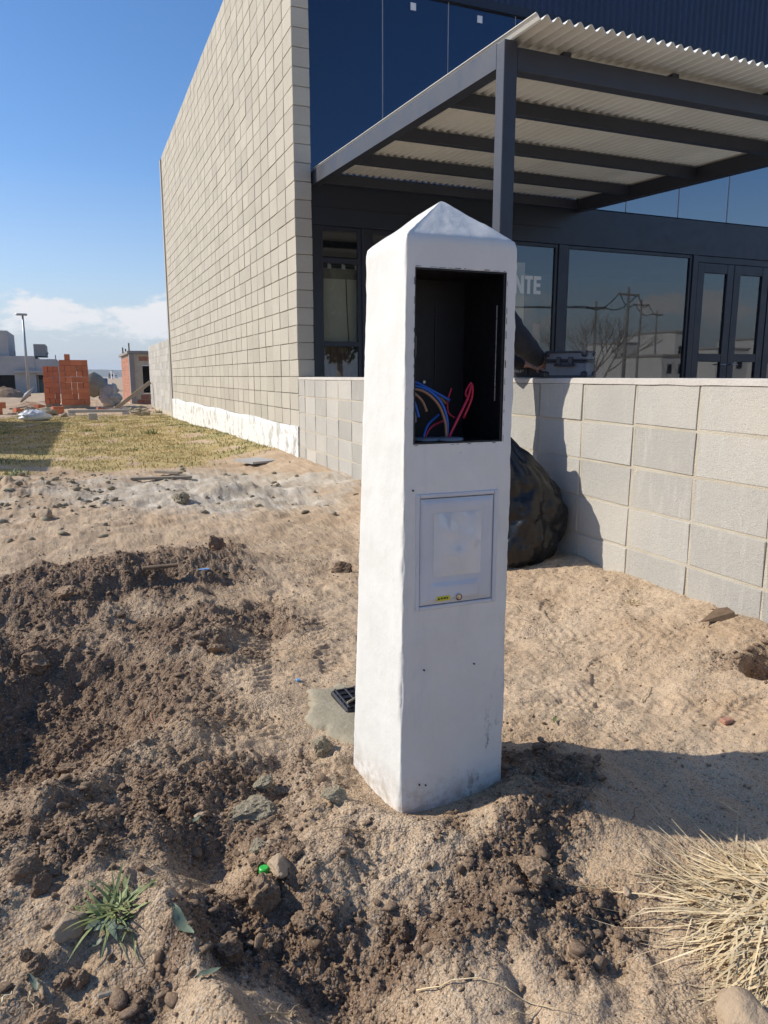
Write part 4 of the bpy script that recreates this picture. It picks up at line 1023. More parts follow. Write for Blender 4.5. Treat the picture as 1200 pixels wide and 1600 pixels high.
# crumbs: far too many to count
def crumbs(name, n, mats, region, r0, r1, dens, sub, seed, power=3.0, flat=0.8):
    r = np.random.default_rng(seed); V, F = sub; pts = []
    while len(pts) < n:
        x = r.uniform(region[0], region[1], 4000); y = r.uniform(region[2], region[3], 4000)
        m, p, t = masks(x, y); keep = r.random(4000) < dens(x, y, m, p, t)
        for q in np.nonzero(keep)[0]: pts.append((x[q], y[q]))
    pts = np.array(pts[:n]); z = height(pts[:, 0], pts[:, 1])
    rad = r0 + (r1 - r0) * r.random(n) ** power
    inside = (pts[:, 0] > PX0 - 0.015) & (pts[:, 0] < PX1 + 0.01) & (pts[:, 1] > PY0 - 0.01) & (pts[:, 1] < PY1 + 0.05)
    inside |= (pts[:, 0] > WX - 0.02)
    sel = ~inside; pts, z, rad = pts[sel], z[sel], rad[sel]; n = len(pts)
    jit = 1 + r.uniform(-0.2, 0.2, (n, len(V), 1))
    for _ in range(4):                                        # broken faces
        d = r.normal(size=(n, 3)); d /= np.linalg.norm(d, axis=1)[:, None]; t = np.einsum('vk,nk->nv', V, d); c = r.uniform(.3, .75, n)[:, None]
        jit = np.minimum(jit, np.where(t > c, c / np.maximum(t, 1e-3), 9)[..., None])
    jit = jit * 1.15; sc = np.stack([r.uniform(.7, 1.5, n), r.uniform(.6, 1.2, n), r.uniform(.55, 1.0, n) * flat], 1)
    a = r.uniform(0, 6.28, n); ca, sa = np.cos(a), np.sin(a)
    v = V[None] * jit * sc[:, None, :] * rad[:, None, None]
    vx = v[..., 0] * ca[:, None] - v[..., 1] * sa[:, None]; vy = v[..., 0] * sa[:, None] + v[..., 1] * ca[:, None]
    co = np.stack([vx + pts[:, :1], vy + pts[:, 1:], v[..., 2] + (z + rad * 0.25)[:, None]], -1).reshape(-1, 3)
    Fa = np.array(F); fa = (Fa[None] + (np.arange(n) * len(V))[:, None, None]).reshape(-1, 3)
    me = bpy.data.meshes.new(name); me.vertices.add(len(co)); me.vertices.foreach_set('co', co.ravel())
    me.loops.add(fa.size); me.loops.foreach_set('vertex_index', fa.ravel().astype(np.int32)); me.polygons.add(len(fa))
    me.polygons.foreach_set('loop_start', np.arange(0, fa.size, 3)); me.polygons.foreach_set('loop_total', np.full(len(fa), 3))
    me.materials.append(M[mats]); me.update()
    o = kind(link(name, me), 'stuff'); return o
o = crumbs('soil_crumbs', 21000, 'clod_dark', (-0.8, 2.3, 0.65, 5.0), 0.0018, 0.0075, lambda x, y, m, p, t: np.clip(m * 1.5 - 0.55, 0, 1) * (0.35 + 0.65 * (y < 2.4)), ICO1, 1, 3.5); o['label'] = 'loose moist soil crumbs in the dug ground'
o = crumbs('broken_clods', 1500, 'clod_dark', (-0.8, 2.3, 0.65, 5.0), 0.005, 0.017, lambda x, y, m, p, t: np.clip(m * 1.5 - 0.5, 0, 1) * (0.3 + 0.7 * (y < 2.0)), ICO2, 9, 3.5); o['label'] = 'broken earth lumps lying in the dug ground'
o = crumbs('dry_crumbs', 14000, 'clod', (-1.0, 2.4, 0.65, 5.0), 0.0013, 0.007, lambda x, y, m, p, t: 0.16 + 0.6 * np.clip(m, 0, 1) * (y < 2.6), ICO1, 2, 4.5); o['label'] = 'dry sandy crumbs strewn over the ground'
o = crumbs('pale_gravel', 1500, 'stone', (-1.0, 2.45, 0.65, 6.0), 0.0014, 0.0055, lambda x, y, m, p, t: 0.4, ICO1, 3, 3.0); o['label'] = 'tiny pale gravel grains on the ground'
o = crumbs('rubble_bits', 900, 'cement_lump', (-2.6, 2.3, 5.2, 9.0), 0.006, 0.045, lambda x, y, m, p, t: np.clip(0.15 + p, 0, 1) * (0.15 + 0.85 * (x < 0.3)), ICO1, 4, 4.0); o['label'] = 'grey rubble bits on the pale crust'

# ================================================================== wet cement pad with inspection box
c0 = np.array([0.80, 2.17]); pz = 0.006
box = thing('inspection_box', 'black inspection box cover set in fresh grey cement beside pillar', 'cover', (c0[0], c0[1], pz))
n = 72; rings = [0.0, 0.25, 0.5, 0.7, 0.85, 0.95, 1.0]; vs = []
for ri in rings:
    for j in range(n):
        t = 2 * math.pi * j / n
        R = 0.185 * (1 + 0.30 * mnoise.noise((math.cos(t) * 1.5, math.sin(t) * 1.5, 2)) + 0.22 * mnoise.noise((math.cos(t) * 5, math.sin(t) * 5, 4)) + 0.12 * mnoise.noise((math.cos(t) * 11, math.sin(t) * 11, 4)))
        x, y = c0[0] + ri * R * math.cos(t) * 0.95, c0[1] + ri * R * math.sin(t) * 1.15
        z = pz + 0.008 * mnoise.noise((x * 9, y * 9, 1)) if ri < 0.9 else (pz - 0.008 if ri < 1 else pz - 0.05)
        vs.append((x, y, z))
MB().add(vs, [(i * n + j, i * n + (j + 1) % n, (i + 1) * n + (j + 1) % n, (i + 1) * n + j) for i in range(len(rings) - 1) for j in range(n)]).obj('cement_pad', 'cement', box, smooth=True)
gcx, gcy = 0.838, 2.235
MB().cbox((gcx - 0.085, gcy - 0.085, pz - 0.02), (gcx + 0.085, gcy + 0.085, pz + 0.013), 0.006).obj('cover', 'black_plastic', box)
b = MB()
for k in range(5):
    q = -0.07 + 0.035 * k
    b.cbox((gcx + q - 0.004, gcy - 0.078, pz + 0.0125), (gcx + q + 0.004, gcy + 0.078, pz + 0.020), 0.002)
    b.cbox((gcx - 0.078, gcy + q - 0.004, pz + 0.0128), (gcx + 0.078, gcy + q + 0.004, pz + 0.0185), 0.002)
b.obj('cover_ribs', 'black_case', box)
MB().tube([(gcx - 0.07, gcy - 0.05, pz + 0.022), (gcx - 0.02, gcy - 0.02, pz + 0.024), (gcx + 0.02, gcy - 0.06, pz + 0.022)], 0.004, 6).obj('cement_smear', 'cement', box)

# ================================================================== refuse bag
bc = (2.205, 3.44); bz = gz(*bc) - 0.01
nu, nv = 120, 72; vs = []
for i in range(nv + 1):
    v = i / nv
    prof = [(0, .21), (.05, .25), (.2, .275), (.4, .278), (.55, .262), (.7, .225), (.82, .16), (.92, .085), (1, .04)]
    r = .93 * np.interp(v, [q[0] for q in prof], [q[1] for q in prof])
    for j in range(nu):
        t = 2 * math.pi * j / nu
        n1 = mnoise.noise((math.cos(t) * 1.0, math.sin(t) * 1.0, v * 1.8 + 4)); n2 = mnoise.noise((math.cos(t) * 2.5, math.sin(t) * 2.5, v * 9))
        pleat = (abs(math.sin(t * 9 + 3 * n1 + 2 * v)) - .5) * 0.05 * max(0, v - 0.45) + (1 - abs(math.sin(v * 34 + 5 * n2 + 3 * math.cos(t * 2)))) ** 3 * 0.007 * max(0, .75 - v)
        cr = -max(0, .22 - abs(mnoise.noise((math.cos(t) * 1.6 + 9, math.sin(t) * 1.6, v * 2.4)))) * 0.10 - max(0, .15 - abs(mnoise.noise((math.cos(t) * 3 + 4, math.sin(t) * 3, v * 5)))) * 0.06
        R = r * (1 + 0.16 * n1) + pleat + cr + 0.012
        vd = mnoise.voronoi((math.cos(t) * 1.1 + 3, math.sin(t) * 1.1, v * 2.6))[0]; vd2 = mnoise.voronoi((math.cos(t) * 2.6 + 7, math.sin(t) * 2.6, v * 6.0))[0]
        R += 0.055 * min(vd[1] - vd[0], .5) - .016 + 0.022 * min(vd2[1] - vd2[0], .4) - .005
        zz = bz + 0.74 * v + (0.012 * n2 if 0 < v < 1 else 0) + 0.05 * v * v * math.cos(t - 2.4)
        vs.append((bc[0] - 0.09 * v * v + R * math.cos(t), bc[1] + 0.05 * v * v + R * math.sin(t) * 0.98, max(zz, bz)))
fs = [(i * nu + j, i * nu + (j + 1) % nu, (i + 1) * nu + (j + 1) % nu, (i + 1) * nu + j) for i in range(nv) for j in range(nu)]
fs += [tuple(range(nu))[::-1], tuple(nv * nu + j for j in range(nu))]
bgm = MB().add([(x - bc[0], y - bc[1], z - bz) for x, y, z in vs], fs).mesh('refuse_bag', 'bag', True)
bag = tag(link('refuse_bag', bgm, None, (bc[0], bc[1], bz)), 'full black plastic refuse bag leaning against the low wall', 'bag')
kn = MB().add(*(lambda V, F: ([(bc[0] - 0.10 + 0.05 * p[0] * (1 + .3 * mnoise.noise(tuple(p * 3))), bc[1] + 0.05 + 0.05 * p[1], bz + 0.73 + 0.055 * p[2] * (1 + .4 * mnoise.noise(tuple(p * 4)))) for p in V], F))(*ICO2))
kn.obj('knot', 'bag', bag, smooth=True)

# ================================================================== tool cases on the coping
CT = 1.0925
def case(y0, y1, h, label, panel, rot, xc, group='tool cases on the low wall'):
    x0, x1 = xc - .065, xc + .065; z0, z1 = CT, CT + h
    t = thing('tool_case', label, 'case', ((x0 + x1) / 2, (y0 + y1) / 2, z0), group); t.rotation_euler.z = math.radians(rot)
    zm = z0 + h * 0.62
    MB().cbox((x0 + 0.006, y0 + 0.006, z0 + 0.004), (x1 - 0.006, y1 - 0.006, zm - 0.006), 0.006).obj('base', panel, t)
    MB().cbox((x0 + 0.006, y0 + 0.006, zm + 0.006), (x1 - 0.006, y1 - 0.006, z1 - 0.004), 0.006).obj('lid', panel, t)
    b = MB()
    for za, zb in ((z0, z0 + 0.012), (zm - 0.011, zm - 0.001), (zm + 0.001, zm + 0.011), (z1 - 0.012, z1)):
        b.cbox((x0 + 0.001, y0 + 0.003, za), (x0 + 0.014, y1 - 0.003, zb), 0.003); b.cbox((x1 - 0.014, y0 + 0.003, za), (x1 - 0.001, y1 - 0.003, zb), 0.003)
        b.cbox((x0 + 0.014, y0 + 0.001, za), (x1 - 0.014, y0 + 0.014, zb), 0.003); b.cbox((x0 + 0.014, y1 - 0.014, za), (x1 - 0.014, y1 - 0.001, zb), 0.003)
    b.obj('edge_trim', 'black_case', t)
    for x in (x0 - 0.002, x1 - 0.034):
        for y in (y0 - 0.002, y1 - 0.034):
            for za, zb in ((z0 - 0.0005, z0 + 0.036), (z1 - 0.034, z1 + 0.002)):
                MB().cbox((x, y, za), (x + 0.036, y + 0.036, zb), 0.010).obj('corner', 'black_case', t)
    for y in (y0 + 0.08, y1 - 0.10):
        MB().cbox((x0 - 0.006, y, zm - 0.028), (x0 + 0.003, y + 0.026, zm + 0.022), 0.003).obj('latch', 'black_case', t)
    ym = (y0 + y1) / 2
    MB().tube(curve([(x0, ym - 0.05, zm - 0.02), (x0 - 0.02, ym - 0.045, zm - 0.022), (x0 - 0.02, ym + 0.045, zm - 0.022), (x0, ym + 0.05, zm - 0.02)]), 0.007, 8).obj('handle', 'black_case', t)
    return t
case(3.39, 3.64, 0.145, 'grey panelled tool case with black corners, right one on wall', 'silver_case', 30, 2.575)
c2 = case(3.77, 4.05, 0.135, 'dark tool case under the reaching arm, left one on wall', 'black_case', 28, 2.57)
# maker's plate on the dark case
NX = 2.57 - .065
MB().box((NX + 0.001, 3.885, CT + 0.015), (NX + 0.0055, 4.005, CT + 0.062)).obj('name_plate', 'black_plastic', c2)
b = MB(); yy = 3.99
for ch in 'VIOLET':
    st = {'V': [((0, 1), (.5, 0)), ((.5, 0), (1, 1))], 'I': [((.5, 0), (.5, 1))], 'O': [((0, 0), (0, 1)), ((0, 1), (1, 1)), ((1, 1), (1, 0)), ((1, 0), (0, 0))], 'L': [((0, 1), (0, 0)), ((0, 0), (1, 0))], 'E': [((0, 0), (0, 1)), ((0, 1), (1, 1)), ((0, .5), (.8, .5)), ((0, 0), (1, 0))], 'T': [((0, 1), (1, 1)), ((.5, 1), (.5, 0))]}[ch]
    for (a0, a1), (b0, b1) in st:
        b.tube([(NX + 0.0005, yy - a0 * 0.009, CT + 0.032 + a1 * 0.012), (NX + 0.0005, yy - b0 * 0.009, CT + 0.032 + b1 * 0.012)], 0.0013, 5)
    yy -= 0.0135
b.obj('lettering', 'paper', c2)

# ================================================================== person behind the pillar, arms on the cases
def skinned(name, nodes, edges, root, mats, assign, parent=None, loc=(0, 0, 0), sub=2):
    me = bpy.data.meshes.new(name); names = list(nodes); idx = {n: i for i, n in enumerate(names)}
    me.from_pydata([nodes[n][0] for n in names], [(idx[a], idx[b]) for a, b in edges], [])
    o = bpy.data.objects.new(name + '_rig', me); COL.objects.link(o)
    sk = o.modifiers.new('skin', 'SKIN'); sk.use_smooth_shade = True
    lay = me.skin_vertices[0].data
    for n in names:
        r = nodes[n][1]; lay[idx[n]].radius = (r, r) if not hasattr(r, '__len__') else r
        lay[idx[n]].use_root = (n == root)
    s = o.modifiers.new('sub', 'SUBSURF'); s.levels = sub; s.render_levels = sub
    dg = bpy.context.evaluated_depsgraph_get(); dg.update()
    ev = bpy.data.meshes.new_from_object(o.evaluated_get(dg)); ev.name = name
    bpy.data.objects.remove(o); ev.materials.clear()
    for m in mats: ev.materials.append(M[m])
    for v in ev.vertices:                                      # folds in the cloth
        if v.co.z > .1 and (v.co.x < .43): v.co += v.normal * (0.010 * mnoise.noise(v.co * 16) + 0.005 * mnoise.noise(v.co * 40))
    for p in ev.polygons: p.material_index = assign(p.center); p.use_smooth = True
    return link(name, ev, parent, loc)
pp = (2.03, 3.78); pg = gz(*pp)
person = thing('person', 'person in black jacket bending over tool cases behind the white pillar', 'person', (pp[0], pp[1], pg))
# local frame: +X towards the wall, Y along it, z up from the ground
N = {'pelvis': ((0, 0, .93), (.125, .15)), 'waist': ((.02, 0, 1.06), (.115, .14)), 'chest': ((.07, 0, 1.27), (.125, .165)), 'upper': ((.10, 0, 1.40), (.10, .14)),
     'neck': ((.125, 0, 1.49), .055), 'jaw': ((.155, 0, 1.555), (.07, .062)), 'head': ((.16, 0, 1.62), (.092, .076)), 'crown': ((.155, 0, 1.675), (.075, .066)),
     'hipL': ((0, .095, .88), .085), 'kneeL': ((.02, .11, .49), .058), 'ankL': ((-.02, .115, .10), .042), 'toeL': ((.14, .125, .045), .040), 'heelL': ((-.05, .115, .045), .038),
     'hipR': ((0, -.095, .88), .085), 'kneeR': ((.03, -.11, .49), .058), 'ankR': ((-.02, -.12, .10), .042), 'toeR': ((.14, -.13, .045), .040), 'heelR': ((-.05, -.12, .045), .038),
     'shR': ((.10, -.175, 1.40), .085), 'elR': ((.24, -.22, 1.21), .076), 'foR': ((.345, -.17, 1.16), .066), 'cuR': ((.425, -.13, 1.12), .052), 'wrR': ((.445, -.12, 1.105), .032), 'paR': ((.485, -.10, 1.085), (.036, .022)),
     'shL': ((.10, .175, 1.40), .085), 'elL': ((.24, .20, 1.19), .074), 'foL': ((.33, .14, 1.145), .064), 'cuL': ((.415, .085, 1.11), .052), 'wrL': ((.435, .07, 1.10), .032), 'paL': ((.475, .045, 1.09), (.036, .022))}
Ed = [('pelvis', 'waist'), ('waist', 'chest'), ('chest', 'upper'), ('upper', 'neck'), ('neck', 'jaw'), ('jaw', 'head'), ('head', 'crown')]
for s in 'LR': Ed += [('pelvis', 'hip' + s), ('hip' + s, 'knee' + s), ('knee' + s, 'ank' + s), ('ank' + s, 'toe' + s), ('ank' + s, 'heel' + s), ('upper', 'sh' + s), ('sh' + s, 'el' + s), ('el' + s, 'fo' + s), ('fo' + s, 'cu' + s), ('cu' + s, 'wr' + s), ('wr' + s, 'pa' + s)]
def finger(s, base, spread, i, L, d):
    for k in range(3):
        nm = f'f{s}{i}{k}'; a = L * (k + 1) / 3
        N[nm] = ((base[0] + d[0] * a, base[1] + spread * (0.6 + 0.4 * k / 2) + d[1] * a, base[2] + d[2] * a - 0.010 * k * k), 0.0085 - 0.0008 * k)
        Ed.append(('pa' + s if k == 0 else f'f{s}{i}{k-1}', nm))
for s, sg in (('R', 1), ('L', 1)):
    base = N['pa' + s][0]
    for i, (sp, L) in enumerate(((-.027, .065), (-.009, .078), (.009, .082), (.026, .072))): finger(s, base, sp, i, L, (0.92, 0.05, -0.12))
    th = 0.034 if s == 'R' else -0.034
    N[f't{s}0'] = ((base[0] - .008, base[1] + th, base[2] - .008), .010); N[f't{s}1'] = ((base[0] + .022, base[1] + th * 1.45, base[2] - .022), .009); N[f't{s}2'] = ((base[0] + .046, base[1] + th * 1.4, base[2] - .03), .008)
    Ed += [('pa' + s, f't{s}0'), (f't{s}0', f't{s}1'), (f't{s}1', f't{s}2')]
def dress(c):
    x, y, z = c
    if z > 1.47 and abs(y) < .12: return 2
    if x > .44 and z > .9: return 2
    if z < .085: return 3
    return 0 if z > .90 else 1
bodyo = skinned('body', N, Ed, 'pelvis', ('jacket', 'jeans', 'skin', 'shoe'), dress, person, (pp[0], pp[1], pg))
V, F = ICO3; hv = []
for p in V:
    q = p.copy(); s = 1.0 + 0.05 * mnoise.noise(tuple(p * 4)) + 0.03 * mnoise.noise(tuple(p * 12))
    hv.append((pp[0] + .150 + q[0] * .098 * s - (0.02 if q[0] < 0 else 0), pp[1] + q[1] * .086 * s, pg + 1.655 + q[2] * .085 * s))
keep = [f for f in F if sum(V[i][2] for i in f) / 3 > -0.15 - 0.5 * min(0, 0) and not (sum(V[i][0] for i in f) / 3 > 0.45 and sum(V[i][2] for i in f) / 3 < 0.45)]
MB().add(hv, keep).obj('hair', 'hair', person, smooth=True)
b = MB()
for sg in (-1, 1):
    b.add(*(lambda: ([(pp[0] + .243 + p[0] * .010, pp[1] + sg * .032 + p[1] * .013, pg + 1.628 + p[2] * .009) for p in ICO1[0]], ICO1[1]))())
b.obj('eyes', 'paper', person, smooth=True)
MB().add([(pp[0] + .235, pp[1] - .012, pg + 1.628), (pp[0] + .235, pp[1] + .012, pg + 1.628), (pp[0] + .275, pp[1], pg + 1.588), (pp[0] + .232, pp[1] - .018, pg + 1.582), (pp[0] + .232, pp[1] + .018, pg + 1.582)], [(0, 2, 3), (0, 1, 2), (1, 4, 2), (3, 2, 4), (0, 3, 4, 1)]).obj('nose', 'skin', person)
MB().tube([(pp[0] + .225, pp[1] - .024, pg + 1.555), (pp[0] + .236, pp[1], pg + 1.553), (pp[0] + .225, pp[1] + .024, pg + 1.555)], .006, 6).obj('mouth', 'brick_chip', person)
for sg in (-1, 1): MB().add([(pp[0] + .15 + p[0] * .018, pp[1] + sg * .080 + p[1] * .010, pg + 1.61 + p[2] * .030) for p in ICO2[0]], ICO2[1]).obj('ear', 'skin', person, smooth=True)

# ================================================================== plants and litter
def blades(name, mat, n, fn, seed, parent=None, segs=5):
    r = random.Random(seed); b = MB()
    for _ in range(n):
        pts, w = fn(r); side = None; vs = []
        for i, p in enumerate(pts):
            d = pts[min(i + 1, len(pts) - 1)] - pts[max(i - 1, 0)]
            s = np.cross(d, (0, 0, 1)) + np.array([r.uniform(-.1, .1), r.uniform(-.1, .1), r.uniform(-.3, .3)]) * np.linalg.norm(d) ; s /= np.linalg.norm(s) + 1e-9
            ww = w * (1 - (i / (len(pts) - 1)) ** 2.2) * 0.5 + 0.0002
            vs += [p - s * ww, p + s * ww]
        b.add(vs, [(2 * i, 2 * i + 1, 2 * i + 3, 2 * i + 2) for i in range(len(pts) - 1)])
    return b.obj(name, mat, parent, smooth=False)
def arch(base, az, L, lean, droop, k=6, gnd=None):
    d = np.array([math.cos(az), math.sin(az), 0]); out = []
    for i in range(k):
        t = i / (k - 1); h = L * (t * math.cos(lean) - droop * t * t); r_ = L * (t * math.sin(lean) + 0.25 * droop * t * t)
        p = base + d * r_ + np.array([0, 0, h]); out.append(p)
    return out
# dry tuft at right
tc_ = gpt(1245, 1430)
def tuft(r):
    a = r.uniform(0, 6.28); rad = 0.145 * math.sqrt(r.random()); base = tc_ + np.array([rad * math.cos(a), rad * math.sin(a), -0.01])
    az = (a if r.random() < .6 else math.radians(190)) + r.gauss(0, .9); L = r.uniform(0.06, 0.17) if r.random() < .85 else r.uniform(.16, .27)
    pts = arch(base, az, L, r.uniform(1.05, 1.5), r.uniform(0.25, 0.8)); j = np.array([r.gauss(0, .04), r.gauss(0, .04), r.uniform(-.02, .02)]); kk = r.randrange(2, 5); kv = np.array([r.gauss(0, .02), r.gauss(0, .02), r.uniform(-.02, .005)])
    pts = [p + j * (i / 5) ** 2 + (kv * (i - kk) if i > kk else 0) for i, p in enumerate(pts)]
    lift = r.random() ** 1.7 * 0.06 * (1 - rad / .19)
    zz = [max(p[2], gz_fast(p[0], p[1]) + 0.003 + lift) for p in pts]
    return [np.array([p[0], p[1], z]) for p, z in zip(pts, zz)], r.uniform(0.0022, 0.0065)
# quick bilinear lookup of the ground
def _mk():
    xs = np.arange(-1.2, 2.6, 0.02); ys = np.arange(0.5, 3.2, 0.02); A, B = np.meshgrid(xs, ys); Z = height(A.ravel(), B.ravel()).reshape(A.shape)
    def f(x, y):
        i = min(max((y - 0.5) / 0.02, 0), len(ys) - 2); j = min(max((x + 1.2) / 0.02, 0), len(xs) - 2); i0, j0 = int(i), int(j); u, v = j - j0, i - i0
        return float((Z[i0, j0] * (1 - u) + Z[i0, j0 + 1] * u) * (1 - v) + (Z[i0 + 1, j0] * (1 - u) + Z[i0 + 1, j0 + 1] * u) * v)
    return f
gz_fast = _mk()
tf = thing('dry_grass_tuft', 'sprawling tuft of straw coloured dry grass at the right edge', 'grass tuft', tuple(tc_))
blades('blades', 'straw', 1300, tuft, 3, tf)
def tuft2(r):
    pts, w = tuft(r); sh = np.array([-0.02 + r.gauss(0, .02), -0.15 + r.gauss(0, .03), 0.0])
    pts = [np.array([p[0] + sh[0], p[1] + sh[1], max(gz_fast(p[0] + sh[0], p[1] + sh[1]) + 0.003, p[2] - 0.03)]) for p in pts]; return pts, w * 0.9
blades('fringe_blades', 'straw', 420, tuft2, 4, tf)
def thatch(r):
    a = r.uniform(0, 6.28); rad = 0.20 * math.sqrt(r.random()); b0 = tc_ + np.array([rad * math.cos(a), rad * math.sin(a) - .05, 0]); az = r.uniform(0, 6.28); L = r.uniform(.03, .10); pts = []
    for i in range(4):
        q = b0 + np.array([math.cos(az), math.sin(az), 0]) * L * i / 3; az += r.gauss(0, .35); pts.append(np.array([q[0], q[1], gz_fast(q[0], q[1]) + .004 + r.random() * .015 * (1 - rad / .21)]))
    return pts, r.uniform(.002, .007)
blades('thatch', 'straw', 700, thatch, 8, tf)
# green weed
wc = gpt(185, 1425)
wd = thing('green_weed', 'small green grassy weed on the sandy ridge at lower left', 'weed', tuple(wc))
def weed(r):
    base = wc + np.array([r.gauss(0, .018), r.gauss(0, .015), 0.0]); az = r.uniform(0, 6.28)
    return arch(base, az, r.uniform(.05, .115), r.uniform(.6, 1.45), r.uniform(.1, .5)), r.uniform(.005, .011)
blades('blades', 'leaf_green', 95, weed, 5, wd)
def weedl(r):
    base = wc + np.array([r.gauss(0, .03), r.gauss(0, .02), 0.004]); az = r.uniform(0, 6.28)
    return arch(base, az, r.uniform(.05, .09), 1.3, .2), r.uniform(.018, .028)
blades('broad_leaves', 'leaf_grey', 9, weedl, 6, wd)
# fallen eucalyptus leaves
def leaf(px, py, L, az, label, mat='leaf_grey'):
    p = gpt(px, py); b = MB(); n = 9; vs = []; d = np.array([math.cos(az), math.sin(az), 0]); s = np.array([-d[1], d[0], 0])
    for i in range(n):
        t = i / (n - 1); w = L * 0.13 * math.sin(math.pi * min(1, t * 0.97 + 0.03)) ** 0.8; c = p + d * L * (t - 0.5) + s * 0.06 * L * math.sin(t * 3); z = gz_fast(c[0], c[1]) if c[1] < 3.2 else p[2]
        q = np.array([c[0], c[1], max(p[2], z) + 0.006 + 0.012 * (t - .5) ** 2 * L / .08]); vs += [q - s * w + np.array([0, 0, .003]), q, q + s * w + np.array([0, 0, .003])]
    fs = [f for i in range(n - 1) for f in ((3 * i, 3 * i + 1, 3 * i + 4, 3 * i + 3), (3 * i + 1, 3 * i + 2, 3 * i + 5, 3 * i + 4))]
    tag(b.add(vs, fs).obj('fallen_leaf', mat, None, smooth=True), label, 'leaf', 'fallen leaves')
leaf(287, 1448, .085, 1.9, 'grey green leaf lying right of the weed on the shaded slope')
leaf(326, 1527, .050, .1, 'grey green leaf lying in the trench bottom')
leaf(155, 1486, .045, .2, 'narrow grey leaf lying below the weed')
leaf(52, 1548, .045, -1.2, 'pale green leaf near the bottom left clods')
leaf(305, 1310, .05, .5, 'grey green leaf on the crumbs above the weed')
leaf(868, 1128, .05, 0.8, 'bright green leaf sliver behind the pillar shadow', 'leaf_green')
# straw stems lying about
def stem(px0, py0, px1, py1, label, r=0.0016, mat='straw', cat='straw', name='straw_stem'):
    a, b_ = gpt(px0, py0), gpt(px1, py1); pts = []
    for t in np.linspace(0, 1, 9):
        q = a + (b_ - a) * t; q = q + np.array([0.003 * math.sin(t * 9 + px0), 0.003 * math.sin(t * 7 + py0), 0]); pts.append((q[0], q[1], gz(q[0], q[1]) + r + 0.005))
    tag(MB().tube(pts, r, 6, 0, r * 0.5).obj(name, mat, None, smooth=True), label, cat, 'straws on the ground')
stem(650, 1555, 800, 1552, 'long dry stem lying across the bottom of the picture', .0014)
stem(790, 1545, 900, 1590, 'forked dry stem continuing to the lower right', .0012)
stem(800, 1590, 850, 1565, 'short dry stem crossing the forked one')
stem(405, 1590, 470, 1575, 'thin stalk at the bottom left of the trench', .002)
stem(425, 1595, 440, 1570, 'short upright looking stalk at the trench bottom')
stem(840, 1360, 960, 1390, 'thin straw lying left of the dry tuft')
stem(990, 1370, 1090, 1395, 'long straw reaching left out of the dry tuft')
stem(1126, 1258, 1160, 1278, 'bright straw bit inside the pillar shadow')
stem(985, 1290, 995, 1265, 'dark stem at the lower edge of the pillar shadow', .0015, 'timber_dark')
stem(1003, 1100, 1016, 1072, 'pale forked twig on the sand right of the pillar', .002)
stem(790, 940, 828, 957, 'thin straw beside the pillar above the sand')
stem(1145, 1092, 1165, 1112, 'pale root at the lip of the small hole')
stem(45, 1555, 53, 1590, 'dry stalk among the bottom left clods', .002)
stem(2, 1570, 22, 1552, 'dry stalk at the left border', .002)
stem(235, 1118, 255, 1132, 'reddish twig on the slope beside the shaded pit', .0016, 'brick_chip')
stem(500, 1300, 640, 1292, 'faint root thread below the pillar corner', .001, 'timber_dark')
# small finds
p = gpt(413, 1375); tag(MB().lathe(tuple(p + np.array([0, 0, .012])), [(.009, 0), (.012, .002), (.0115, .012), (.009, .014)], 18).obj('bottle_cap', 'cap_green'), 'green plastic bottle cap on the clods of the trench', 'cap')
p = gpt(318, 884); tag(MB().cbox((p[0] - .03, p[1] - .012, p[2] + .004), (p[0] + .03, p[1] + .012, p[2] + .010), .002).obj('plastic_scrap', 'blue_scrap'), 'pale blue plastic scrap on the dark soil', 'scrap')
p = gpt(466, 1065); tag(MB().cbox((p[0] - .008, p[1] - .008, p[2] + .003), (p[0] + .008, p[1] + .008, p[2] + .010), .002).obj('plastic_scrap', 'blue_scrap'), 'tiny blue scrap behind the cement pad', 'scrap')
p = gpt(1136, 1128); tag(MB().cbox((p[0] - .020, p[1] - .012, p[2] + .002), (p[0] + .018, p[1] + .014, p[2] + .016), .003).obj('brick_chip', 'brick_chip'), 'small pink brick chip on the sand above the pillar shadow', 'brick chip')
p = gpt(170, 1558); tag(MB().cbox((p[0] - .02, p[1] - .006, p[2] + .004), (p[0] + .02, p[1] + .006, p[2] + .012), .003).obj('wood_chip', 'timber'), 'pale split wood chip at the bottom left', 'wood')
p = gpt(1120, 966)
v = [(-.10, -.01, 0.0), (.05, -.05, 0), (.07, .02, 0), (.05, .05, 0), (.06, -.03, .028), (.075, .02, .032), (.04, .05, .02)]
tag(MB().add([(p[0] + a, p[1] + b_, p[2] + c) for a, b_, c in v], [(0, 1, 4), (0, 4, 5, 6), (1, 2, 5, 4), (2, 3, 6, 5), (0, 6, 3), (0, 3, 2, 1)]).obj('wood_wedge', 'timber_dark'), 'brown split wood wedge by the low wall', 'wood')
p = gpt(250, 888)
tag(MB().cbox((p[0] - .09, p[1] - .02, p[2] + .01), (p[0] + .09, p[1] + .02, p[2] + .025), .004).obj('wood_splinter', 'timber_dark'), 'dark wood splinter in the soil left of the pillar', 'wood')
